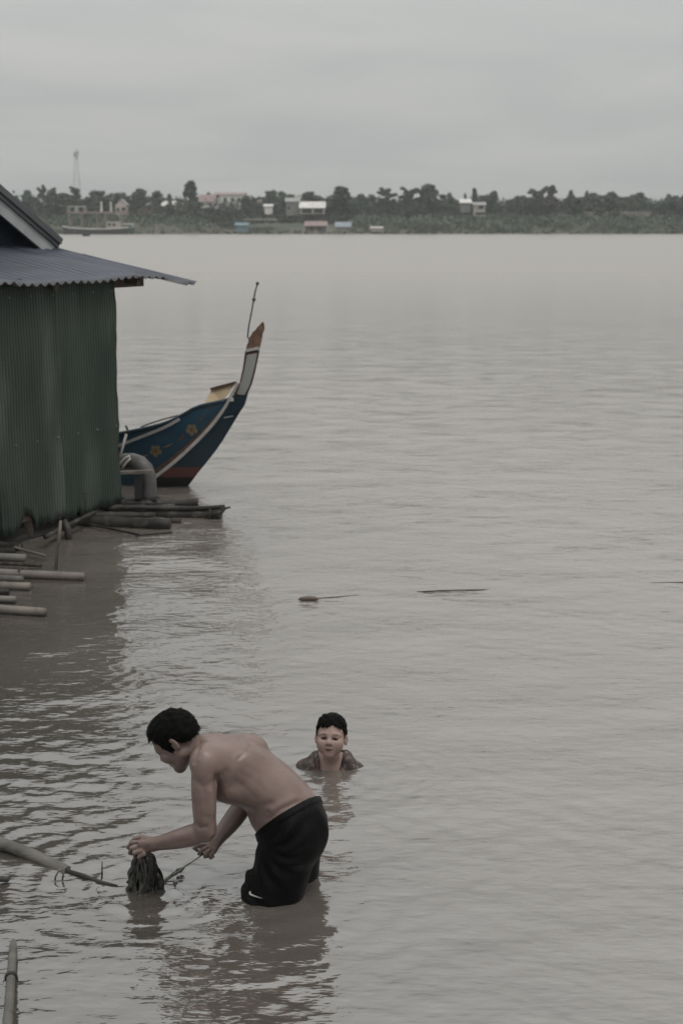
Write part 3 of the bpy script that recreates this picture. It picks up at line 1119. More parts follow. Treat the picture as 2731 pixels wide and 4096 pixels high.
poly = [HP(-0.66, GN - 0.28, 2.2), HP(-0.66, GN - 0.28, verge_z(-0.66) - 0.02), HP(RW, GN - 0.28, verge_z(RW) - 0.12), HP(2 * RW + 0.55, GN - 0.28, verge_z(-0.55) - 0.12), HP(2 * RW + 0.55, GN - 0.28, 2.2)]
mb = MB()
mb.prism(poly, -ND * 0.06)
mb.build('gable_wall', HM['gable'], house)
wend = 2 * RW - A0[0]
for (wa, wb) in ((A0[0], RW), (wend, RW)):
    # top sheet of the slope
    mb = MB()
    vs, fs = [], []
    cnt = 300
    for i in range(cnt + 1):
        s = GN + 0.02 - 3.6 * i / cnt
        c = 0.012 * math.sin(2 * math.pi * s / 0.105)
        for w in (wa, wb):
            vs.append(tuple(HP(w, s, verge_z(w) - 0.0 + c)))
    for i in range(cnt):
        fs.append((2 * i, 2 * i + 1, 2 * i + 3, 2 * i + 2))
    mb.add(vs, fs)
    mb.build('gable_roof_sheet', HM['blue'], house, True)
    # dark folded verge trim in two steps, pale barge board below
    sg = 1 if wb > wa else -1
    nrm = (UP - WD * (SL * sg)).normalized()
    al = (WD * sg + UP * SL).normalized()
    f0 = HP(wa, GN + 0.03, verge_z(wa))
    f1 = HP(wb, GN + 0.03, verge_z(wb))
    mb = MB()
    mb.bar(f0 - nrm * 0.018, f1 - nrm * 0.018, 0.05, 0.06, nrm)
    mb.bar(f0 - nrm * 0.064 - ND * 0.012, f1 - nrm * 0.064 - ND * 0.012, 0.035, 0.05, nrm)
    mb.build('verge_trim', HM['trim'], house)
    MB().bar(f0 + al * 0.03 - nrm * 0.145 - ND * 0.03, f1 - nrm * 0.145 - ND * 0.03, 0.025, 0.13, nrm).build('barge_board', HM['board'], house)

# ------------------------------------------------------------------ bamboo and logs of the raft
BAM = {
    'pale': mat('pale dry bamboo', (0.215, 0.188, 0.165), (0.130, 0.114, 0.101), 0.6, 5, c3=(0.10, 0.085, 0.075), s3=7, t3=(0.58, 0.75), bump=0.2, bscale=60),
    'grey': mat('grey weathered bamboo', (0.170, 0.160, 0.145), (0.115, 0.108, 0.098), 0.65, 5, c3=(0.06, 0.055, 0.05), s3=7, t3=(0.55, 0.75), bump=0.25, bscale=60),
    'dark': mat('dark wet bamboo', (0.032, 0.027, 0.023), (0.012, 0.010, 0.009), 0.55, 9, c3=(0.075, 0.066, 0.058), s3=12, t3=(0.55, 0.70), bump=0.3, bscale=50),
    'in': mat('bamboo hollow', (0.018, 0.015, 0.013), (0.012, 0.010, 0.009), 0.9, 5),
    'tie': mat('black tie wire', (0.02, 0.02, 0.02), (0.03, 0.03, 0.03), 0.6, 5),
}


def bamboo(name, p0, p1, r, m, label, cat='bamboo pole', bend=0.012, taper=0.9, node=0.33, group='poles of the raft under the house', seed=0, tie=(), gnarl=0.0):
    p0, p1 = Vector(p0), Vector(p1)
    L_ = (p1 - p0).length
    a = (p1 - p0).normalized()
    side = a.cross(UP).normalized()
    rr = random.Random(seed + int(L_ * 1000))
    pts, rads = [], []
    n = max(8, int(L_ / 0.05))
    bx, bz_ = rr.uniform(-1, 1) * bend, rr.uniform(-0.6, 0.6) * bend
    nodes = []
    d = rr.uniform(0.1, node)
    while d < L_:
        nodes.append(d)
        d += node * rr.uniform(0.85, 1.15)
    stops = sorted(set([i * L_ / n for i in range(n + 1)] + [x + e for x in nodes for e in (-0.012, -0.004, 0.004, 0.012) if 0 < x + e < L_]))
    for s in stops:
        t = s / L_
        off = math.sin(math.pi * t)
        q = r * (1 + (taper - 1) * t)
        if gnarl:
            q *= 1 + gnarl * (math.sin(s * 13 + seed) + 0.6 * math.sin(s * 31 + 2 * seed))
        for x in nodes:
            if abs(s - x) < 0.0045:
                q *= 1.09 if not gnarl else 1.0
        wv = gnarl * 0.14 * math.sin(s * 7 + seed)
        pts.append(p0.lerp(p1, t) + side * (bx * off + wv) + UP * (bz_ * off + wv * 0.5))
        rads.append(q)
    root = empty(name, p0.lerp(p1, 0.5))
    mb = MB()
    mb.tube(pts, rads, 14, cap=False)
    # hollow cut end
    e, ax = pts[-1], (pts[-1] - pts[-2]).normalized()
    mb.tube([e, e + ax * 0.001, e - ax * 0.03], [rads[-1], rads[-1] * 0.72, rads[-1] * 0.68], 14, cap=True)
    e0, ax0 = pts[0], (pts[0] - pts[1]).normalized()
    mb.tube([e0, e0 + ax0 * 0.001, e0 - ax0 * 0.03], [rads[0], rads[0] * 0.72, rads[0] * 0.68], 14, cap=True)
    mb.build('culm', m, root, True)
    mi = MB()
    mi.tube([e - ax * 0.022, e - ax * 0.019], rads[-1] * 0.70, 12)
    mi.build('hollow_end', BAM['in'], root)
    for t in tie:
        c = p0.lerp(p1, t)
        q = r * 1.12
        mt = MB()
        for k_ in range(3):
            ring = [c + a * (0.007 * k_ - 0.007) + (side * math.cos(x) + UP * math.sin(x)) * q for x in [2 * math.pi * i / 16 for i in range(17)]]
            mt.tube(ring, 0.004, 6)
        mt.build('tie', BAM['tie'], root)
    tag(root, label, cat, group)
    return root


def log_px(name, u0, v0, u1, v1, r, m, label, z=0.03, **kw):
    if m == 'dark' and r > 0.02:
        kw.setdefault('gnarl', 0.10)
    return bamboo(name, W(u0, v0, z), W(u1, v1, z), r, BAM[m], label, **kw)


log_px('bamboo_pole', -320, 2272, 338, 2307, 0.036, 'pale', 'pale bamboo pole with open dark end, longest of the left raft poles', tie=(0.62,), seed=1)
log_px('bamboo_pole', -300, 2330, 122, 2346, 0.034, 'pale', 'short pale bamboo pole just below the longest left raft pole', seed=2)
log_px('bamboo_pole', -300, 2300, 92, 2318, 0.030, 'grey', 'grey bamboo pole wedged between the two upper left raft poles', seed=3, z=0.045)
log_px('bamboo_pole', -300, 2385, 64, 2398, 0.028, 'grey', 'grey short bamboo pole second from bottom of left raft poles', seed=4)
log_px('bamboo_pole', -300, 2412, 184, 2448, 0.032, 'pale', 'pale bamboo pole nearest the camera in the left raft', seed=5)
log_px('bamboo_pole', -300, 2220, 104, 2232, 0.036, 'grey', 'grey bamboo pole under the wall, topmost of the left raft', seed=6)
log_px('bamboo_pole', -280, 2170, 85, 2188, 0.045, 'dark', 'dark wet log under the torn wall hole', seed=7)
log_px('bamboo_pole', -200, 2252, 168, 2262, 0.016, 'dark', 'thin dark stick among the left raft poles', seed=8)
log_px('bamboo_pole', 60, 2190, 182, 2222, 0.012, 'grey', 'thin grey stick slanting beside the topmost left raft pole', seed=9, z=0.05)
# right-hand raft
log_px('bamboo_pole', 250, 2018, 792, 2012, 0.046, 'dark', 'dark log farthest from camera in the right raft', z=0.08, seed=10)
log_px('bamboo_pole', 380, 2052, 884, 2060, 0.058, 'dark', 'thick dark log with split end, longest of the right raft', z=0.03, seed=11, tie=(0.92,))
log_px('bamboo_pole', 420, 2030, 900, 2030, 0.024, 'dark', 'thin dark pole lying on top of the thick split log', z=0.10, seed=12)
log_px('bamboo_pole', 200, 2082, 684, 2100, 0.060, 'dark', 'thick dark log nearest the camera in the right raft', z=0.03, seed=13)
log_px('bamboo_pole', 560, 2078, 722, 2084, 0.036, 'dark', 'short dark stub between the two thick right logs', z=0.02, seed=14)
log_px('bamboo_pole', 180, 2150, 410, 2036, 0.022, 'dark', 'dark slanting pole rising from raft against the wall foot', z=0.10, seed=15)
log_px('bamboo_pole', 330, 2092, 560, 2140, 0.012, 'dark', 'thin wet branch drooping into the water before the right raft', z=0.025, seed=16)
log_px('bamboo_pole', 545, 2140, 690, 2128, 0.010, 'dark', 'thin wet branch tip floating below the right raft', z=0.012, seed=17)
log_px('bamboo_pole', 260, 2040, 700, 2030, 0.044, 'dark', 'dark log second from the back of the right raft', z=0.05, seed=18)
log_px('bamboo_pole', 230, 2066, 620, 2064, 0.040, 'dark', 'dark log in the middle of the right raft', z=0.06, seed=19)
log_px('bamboo_pole', 380, 1998, 640, 2000, 0.034, 'dark', 'dark log end beneath the pipe elbow plank', z=0.07, seed=20)
log_px('bamboo_pole', -260, 2200, 60, 2208, 0.042, 'dark', 'dark log half under the wall at left edge', z=0.03, seed=22)
log_px('bamboo_pole', -280, 2362, 40, 2368, 0.026, 'dark', 'dark thin pole between the lower left raft poles', z=0.02, seed=23)
# hooked knot at the end of the longest right log
hk = MB()
e = W(884, 2052, 0.09)
hk.tube([e + Vector((-0.08, 0, -0.03)), e + Vector((0, 0, 0.0)), e + Vector((0.04, 0, 0.045)), e + Vector((0.09, 0, 0.055))], [0.02, 0.018, 0.013, 0.008], 8)
o = hk.build('bent_twig', BAM['dark'], None, True)
tag(o, 'bent dark twig curling up at end of right raft', 'twig')
# sticks standing by the wall
mb = MB()
b0, b1 = W(224, 2275, 0.0), P(243, 2084, 10.95)
mb.tube([b0 - Vector((0, 0, 0.05)), b0.lerp(b1, 0.5) + Vector((-0.006, 0, 0)), b0.lerp(b1, 0.52) + Vector((0.008, 0, 0)), b1], [0.014, 0.013, 0.013, 0.011], 8)
o = mb.build('upright_stick', BAM['pale'], None, True)
tag(o, 'thin pale stick standing upright in the water before the wall', 'stick')
mb = MB()
b0 = W(278, 2160, 0.0)
mb.tube([b0 - Vector((0, 0, 0.1)), b0 + Vector((-0.01, 0.02, 0.08)), b0 + Vector((-0.05, 0.04, 0.17))], [0.03, 0.034, 0.03], 9)
o = mb.build('short_upright', BAM['dark'], None, True)
tag(o, 'short dark post under the wall edge dipping in water', 'post')
mb = MB()
b0, b1 = P(349, 2044, 12.35), P(338, 1974, 12.5)
mb.tube([b0, b1, b1 + Vector((0.03, 0, 0.005))], [0.011, 0.010, 0.009], 7)
o = mb.build('leaning_rod', BAM['tie'], None, True)
tag(o, 'short black rod leaning on the green wall foot', 'rod')
# pipe elbow standing on the raft behind the corner
GREYP = mat('grey plastic pipe', (0.090, 0.086, 0.087), (0.066, 0.063, 0.063), 0.5, 5, c3=(0.04, 0.038, 0.036), s3=6, t3=(0.58, 0.75))
pipe = empty('pipe_elbow', W(592, 2000, 0.1))
Yp = pipe.location.y
pts = [P(u, v, Yp + dy_) for (u, v, dy_) in ((500, 1848, 0.15), (530, 1846, 0.08), (560, 1856, 0.04), (580, 1876, 0.0), (590, 1905, 0), (593, 1945, 0), (594, 1995, 0))]
mb = MB()
mb.tube(pts, 0.082, 20, cap=False)
mb.tube([pts[0] + Vector((0.03, 0, 0)), pts[0], pts[0] + Vector((0.001, 0, 0)), pts[0] + Vector((0.12, 0, 0))], [0.082, 0.088, 0.07, 0.07], 20, cap=False)
mb.build('elbow', GREYP, pipe, True)
MB().tube([pts[-1] + Vector((0, 0, 0.0)), pts[-1] + Vector((0, 0, 0.03))], 0.1, 20).build('flange', BAM['dark'], pipe)
tag(pipe, 'grey pipe elbow bent over, standing on raft beside the wall corner', 'pipe')
mb = MB()
c0 = P(556, 1992, Yp - 0.11)
mb.bar(c0, c0 + Vector((0, 0, 0.23)), 0.07, 0.07, (0, 1, 0))  # black bar put in for the dark left half of the pipe
o = mb.build('short_upright', BAM['tie'], None)
tag(o, 'black square bar filling the dark strip beside the pipe elbow', 'post')
mb = MB()
mb.bar(P(420, 1893, Yp - 0.16), P(612, 1885, Yp - 0.16), 0.05, 0.028)
o = mb.build('plank', BAM['pale'], None)
tag(o, 'pale pinkish plank laid across in front of the pipe elbow', 'plank')
mb = MB()
mb.bar(W(500, 1996, 0.115), W(632, 1996, 0.115), 0.16, 0.03)
o = mb.build('plank', BAM['dark'], None)
tag(o, 'dark plank on raft under the pipe elbow', 'plank')
ROPE = mat('pale rope', (0.42, 0.39, 0.36), (0.32, 0.29, 0.27), 0.8, 30)
mb = MB()
mb.tube([P(u, v, Yp - 0.02) for (u, v) in ((470, 1870), (488, 1846), (505, 1830), (520, 1824), (523, 1834), (508, 1848), (496, 1862), (488, 1880))], 0.013, 8)
o = mb.build('coiled_rope', ROPE, None, True)
tag(o, 'pale rope coil hanging at the wall corner by the pipe', 'rope')
mb = MB()
mb.tube([P(478, 1836, 14.2), P(506, 1736, 14.3)], [0.015, 0.013], 8)
o = mb.build('mooring_pole', ROPE, None, True)
tag(o, 'pale slanting mooring pole between wall corner and painted boat', 'pole')

# ------------------------------------------------------------------ painted boat
BM = {
    'blue': mat('painted boat blue', (0.018, 0.055, 0.092), (0.030, 0.072, 0.112), 0.5, 6, c3=(0.045, 0.058, 0.068), s3=9, t3=(0.58, 0.75), spec=0.35, stretch=(0.4, 1, 1.5)),
    'navy': mat('painted boat navy', (0.016, 0.034, 0.050), (0.022, 0.044, 0.062), 0.5, 4, c3=(0.035, 0.045, 0.05), s3=5, t3=(0.55, 0.8), spec=0.4),
    'white': mat('boat white paint', (0.56, 0.54, 0.52), (0.44, 0.42, 0.40), 0.6, 10, c3=(0.30, 0.24, 0.20), s3=6, t3=(0.6, 0.8)),
    'greyw': mat('boat grey white paint', (0.44, 0.44, 0.43), (0.38, 0.38, 0.37), 0.6, 6, c3=(0.25, 0.24, 0.23), s3=7, t3=(0.62, 0.8)),
    'red': mat('boat dull red band', (0.145, 0.058, 0.056), (0.11, 0.046, 0.045), 0.6, 8),
    'black': mat('boat tarred bottom', (0.016, 0.017, 0.017), (0.024, 0.025, 0.024), 0.7, 8),
    'cream': mat('boat cream panel', (0.55, 0.43, 0.28), (0.48, 0.37, 0.24), 0.6, 5),
    'maroon': mat('boat maroon edge', (0.085, 0.040, 0.042), (0.065, 0.032, 0.034), 0.6, 8),
    'tip': mat('boat bare wood tip', (0.26, 0.165, 0.105), (0.16, 0.095, 0.065), 0.75, 9, c3=(0.12, 0.06, 0.045), s3=14, t3=(0.5, 0.65), bump=0.5, bscale=40),
    'rust': mat('boat orange brown streak', (0.16, 0.088, 0.056), (0.085, 0.052, 0.04), 0.7, 16),
    'petal': mat('boat petal paint', (0.24, 0.20, 0.12), (0.13, 0.12, 0.09), 0.6, 22),
    'heart': mat('boat flower heart', (0.20, 0.10, 0.03), (0.16, 0.08, 0.03), 0.6, 15),
    'wire': mat('thin dark rod', (0.06, 0.055, 0.05), (0.045, 0.04, 0.04), 0.6, 10),
}


def Yc(u):
    return 14.72 + (760 - u) / 380 * 0.75


boat = empty('painted_boat', (P(500, 1900, 15).x, 15.2, 0))
tag(boat, 'blue painted wooden boat with tall upswept prow behind the house', 'boat')


def curve_px(pts, n):
    """pts: (u, v, half breadth) -> n samples (px space) by arc length"""
    a = np.array(pts, float)
    d = np.concatenate([[0], np.cumsum(np.hypot(np.diff(a[:, 0]), np.diff(a[:, 1])))])
    # smooth (Catmull-Rom) resampling
    t = np.linspace(0, d[-1], n)
    fine = np.linspace(0, d[-1], 400)
    sm = []
    for c in range(3):
        y = np.interp(fine, d, a[:, c])
        ker = np.hanning(31)
        ker /= ker.sum()
        yp = np.concatenate([2 * y[0] - y[15:0:-1], y, 2 * y[-1] - y[-2:-17:-1]])
        sm.append(np.interp(t, fine, np.convolve(yp, ker, 'valid')))
    return np.stack(sm, 1)


SHEER = curve_px([(-700, 1752, .66), (-200, 1765, .68), (300, 1754, .60), (480, 1738, .50), (579, 1718, .43), (650, 1702, .37), (712, 1676, .31), (788, 1629, .22), (850, 1618, .14), (905, 1604, .06)], 48)
CHINE = curve_px([(-700, 2120, .55), (-200, 2120, .56), (300, 2090, .50), (480, 2000, .42), (628, 1904, .33), (712, 1837, .26), (802, 1752, .16), (860, 1689, .10), (905, 1624, .058)], 48)
STEM = curve_px([(-700, 2200, .03), (-200, 2200, .03), (300, 2180, .03), (600, 2120, .03), (755, 1944, .03), (788, 1895, .03), (820, 1859, .03), (882, 1779, .03), (954, 1658, .03), (978, 1620, .035)], 48)


def b3(q, s):
    return P(q[0], q[1], Yc(q[0]) - s * q[2])


def loft(A, B, s, rows, bulge=0.0):
    g = []
    for j in range(rows + 1):
        t = j / rows
        row = []
        for i in range(len(A)):
            q = A[i] * (1 - t) + B[i] * t
            q = q.copy()
            q[2] += bulge * math.sin(math.pi * t) * min(1, q[2] / 0.2)
            row.append(b3(q, s))
        g.append(row)
    return g


def grid_faces(r, c):
    return [(j * c + i, j * c + i + 1, (j + 1) * c + i + 1, (j + 1) * c + i) for j in range(r) for i in range(c - 1)]


for s in (1, -1):
    g = loft(SHEER, CHINE, s, 8, 0.03)
    mb = MB()
    mb.add([p for r in g for p in r], grid_faces(8, 48))
    o = mb.build('topside', BM['blue'], boat, True)
    g = loft(CHINE, STEM, s, 12, 0.02)
    vs = [p for r in g for p in r]
    mb = MB()
    mb.add(vs, grid_faces(12, 48))
    o = mb.build('lower_bow', [BM['navy'], BM['red'], BM['black']], boat, True)
    bm = bmesh.new()
    bm.from_mesh(o.data)
    for zc in (0.108, 0.222):
        bmesh.ops.bisect_plane(bm, geom=bm.verts[:] + bm.edges[:] + bm.faces[:], plane_co=(0, 0, zc), plane_no=(0, 0, 1))
    for f in bm.faces:
        zc = f.calc_center_median().z
        f.material_index = 2 if zc < 0.108 else (1 if zc < 0.222 else 0)
    bm.to_mesh(o.data)
    bm.free()
    # white rail along the chine and upper stripe
    rp = [b3(CHINE[i] + np.array([0, 0, 0.018]), s) for i in range(10, 48)] + [P(931, 1578, Yc(931) - s * .06), P(952, 1536, Yc(952) - s * .06)]
    mb = MB()
    for i in range(len(rp) - 1):
        mb.bar(rp[i], rp[i + 1].lerp(rp[i], -0.12), 0.03, 0.046 - 0.018 * i / len(rp))
    mb.build('chine_rail', BM['white'], boat)
    mb = MB()
    st = [SHEER[i] * (1 - t) + CHINE[i] * t for i, t in [(i, 0.24 * (1 - max(0, (i - 30)) / 12.0) + 0.02) for i in range(12, 42)]]
    sp = [b3(q + np.array([0, 0, 0.025]), s) for q in st]
    for i in range(len(sp) - 1):
        mb.bar(sp[i], sp[i + 1].lerp(sp[i], -0.12), 0.012, 0.030)
    mb.build('white_stripe', BM['greyw'], boat)
    # gunwale
    mb = MB()
    mb.tube([b3(SHEER[i], s) + Vector((0, 0, 0.008)) for i in range(48)], 0.020, 8)
    mb.build('gunwale', BM['navy'], boat, True)
    # orange-brown streak inside the rail
    mb = MB()
    rp = [b3(CHINE[i] * 0.9 + SHEER[i] * 0.1 + np.array([0, 0, 0.016]), s) for i in range(36, 48)]
    for i in range(len(rp) - 1):
        mb.bar(rp[i], rp[i + 1].lerp(rp[i], -0.12), 0.010, 0.035)
    mb.build('painted_streak', BM['rust'], boat)
# deck
mb = MB()
vs = []
for i in range(48):
    vs += [b3(SHEER[i] * np.array([1, 1, .95]), 1) - Vector((0, 0, .05)), b3(SHEER[i] * np.array([1, 1, .95]), -1) - Vector((0, 0, .05))]
mb.add(vs, [(2 * i, 2 * i + 1, 2 * i + 3, 2 * i + 2) for i in range(47)])
mb.build('deck', BM['navy'], boat)
# cream foredeck board (far bulwark seen from inside)
mb = MB()
yb = Yc(880) + 0.13
poly = [P(815, 1622, yb), P(887, 1612, yb - 0.05), P(945, 1531, yb - 0.04), P(846, 1557, yb + 0.08)]
mb.prism(poly, (0, 0.03, 0))
mb.build('foredeck_board', BM['cream'], boat)
mb = MB()
mb.bar(P(846, 1555, yb + 0.075), P(945, 1529, yb - 0.045), 0.045, 0.022)
mb.build('board_cap', BM['rust'], boat)


def plate(name, px, m, thick, parent=boat, yoff=0.0):
    mb = MB()
    pts = [P(u, v, Yc(u) - thick / 2 + yoff) for (u, v) in px]
    mb.prism(pts, (0, thick, 0))
    return mb.build(name, m, parent)


plate('stem_block', [(905, 1600), (925, 1582), (960, 1590), (985, 1580), (990, 1578), (978, 1622), (958, 1652), (930, 1656), (890, 1660)], BM['navy'], 0.15)
# tall neck: maroon body, grey-white panels let into both faces, white inner edge
neck = [(935, 1588), (958, 1533), (972, 1470), (980, 1410), (985, 1395), (1037, 1404), (1030, 1440), (1018, 1495), (1006, 1540), (986, 1584)]
nk = plate('neck', neck, BM['maroon'], 0.10)
for s in (-1, 1):
    mb = MB()
    pp = [(948, 1576), (966, 1524), (980, 1465), (988, 1420), (1029, 1412), (1022, 1450), (1011, 1498), (999, 1540), (978, 1580)]
    pts = [P(u, v, Yc(u) + s * 0.052) for (u, v) in pp]
    mb.prism(pts, (0, s * 0.008, 0))
    mb.build('neck_panel', BM['greyw'], nk)
    mb = MB()
    pts = [P(u, v, Yc(u) + s * 0.052) for (u, v) in ((984, 1408), (1036, 1397), (1037, 1386), (985, 1397))]
    mb.prism(pts, (0, s * 0.010, 0))
    mb.build('neck_band', BM['white'], nk)
plate('inner_edge', [(922, 1584), (946, 1534), (955, 1530), (934, 1586)], BM['white'], 0.13)
tip = [(985, 1397), (987, 1380), (994, 1368), (992, 1352), (1000, 1348), (1010, 1330), (1020, 1322), (1028, 1310), (1040, 1298), (1050, 1287), (1056, 1296), (1058, 1318), (1050, 1335), (1047, 1360), (1040, 1388), (1037, 1398)]
plate('prow_tip', tip, BM['tip'], 0.075)
# antenna-like rod with knots
mb = MB()
rod = [(990, 1350), (996, 1300), (1005, 1255), (1014, 1205), (1020, 1170), (1029, 1137)]
mb.tube([P(u, v, Yc(1000)) for (u, v) in rod], 0.0075, 7)
for (u, v, r_) in ((1016, 1198, 0.02), (1030, 1134, 0.018), (1004, 1258, 0.012)):
    c = P(u, v, Yc(1000))
    mb.tube([c - Vector((0, 0, r_)), c - Vector((0, 0, r_ * .5)), c, c + Vector((0, 0, r_ * .5)), c + Vector((0, 0, r_))], [r_ * .3, r_ * .8, r_, r_ * .8, r_ * .3], 8)
mb.build('bow_rod', BM['wire'], boat, True)
# bow lines painted on the near lower bow
mb = MB()
mb.bar(P(884, 1673, Yc(884) - 0.075), P(932, 1664, Yc(932) - 0.06), 0.008, 0.012)
mb.build('painted_line', BM['greyw'], boat)
MB().box(P(928, 1598, Yc(928) - 0.085), (0.035, 0.02, 0.035)).build('rivet', BM['white'], boat)
# flowers and leaf scrolls on the near topside
TOPG = loft(SHEER, CHINE, 1, 8, 0.03)
bv = BVHTree.FromPolygons([tuple(p) for r in TOPG for p in r], grid_faces(8, 48))
CAMV = Vector((0, 0, CAM_H))


def on_side(u, v, off):
    h = bv.ray_cast(CAMV, ray(u, v).normalized())
    if h[0] is None:
        return P(u, v, Yc(u) - 0.3)
    n = h[1] if h[1].y < 0 else -h[1]
    return h[0] + n * off


for (fu, fv, fr) in ((625, 1803, 27), (768, 1718, 26)):
    mb = MB()
    for k in range(5):
        a = k * 2 * math.pi / 5 + 0.3
        cx_, cy_ = fu + math.cos(a) * fr * 0.56, fv + math.sin(a) * fr * 0.56
        ring = [on_side(cx_ + math.cos(t) * fr * .36, cy_ + math.sin(t) * fr * .36, 0.010) for t in [2 * math.pi * i / 10 for i in range(10)]]
        mb.add(ring, [tuple(range(10))])
    fo = mb.build('painted_flower', BM['petal'], boat)
    mb = MB()
    ring = [on_side(fu + math.cos(t) * fr * .34, fv + math.sin(t) * fr * .34, 0.013) for t in [2 * math.pi * i / 10 for i in range(10)]]
    mb.add(ring, [tuple(range(10))])
    mb.build('flower_heart', BM['heart'], fo)
for pts_ in ([(570, 1826), (582, 1822), (596, 1820)], [(652, 1790), (668, 1784), (680, 1780), (694, 1772)], [(712, 1764), (724, 1754), (736, 1748), (744, 1740)], [(790, 1690), (802, 1680), (812, 1668), (822, 1652)], [(722, 1752), (730, 1742), (738, 1738)]):
    mb = MB()
    n_ = len(pts_)
    for i in range(n_ - 1):
        (u0, v0), (u1, v1) = pts_[i], pts_[i + 1]
        w0, w1 = [3.6 * math.sin(math.pi * (0.15 + 0.7 * k / (n_ - 1))) for k in (i, i + 1)]
        mb.add([on_side(u0, v0 - w0, .011), on_side(u1, v1 - w1, .011), on_side(u1, v1 + w1, .011), on_side(u0, v0 + w0, .011)], [(0, 1, 2, 3)])
    mb.build('painted_leaf', BM['rust'] if pts_[0][0] > 700 else BM['petal'], boat)
# light line along the rail
mb = MB()
mb.tube([P(u, v, Yc(u) + .3) for (u, v) in ((565, 1708), (600, 1694), (650, 1678), (712, 1662))], 0.008, 6)
mb.build('rail_line', BM['wire'], boat)
mb = MB()
c = P(512, 1722, Yc(512) - 0.4)
mb.tube([c, c + Vector((-0.02, 0, 0.05))], 0.012, 7)
mb.build('cleat', BM['wire'], boat)
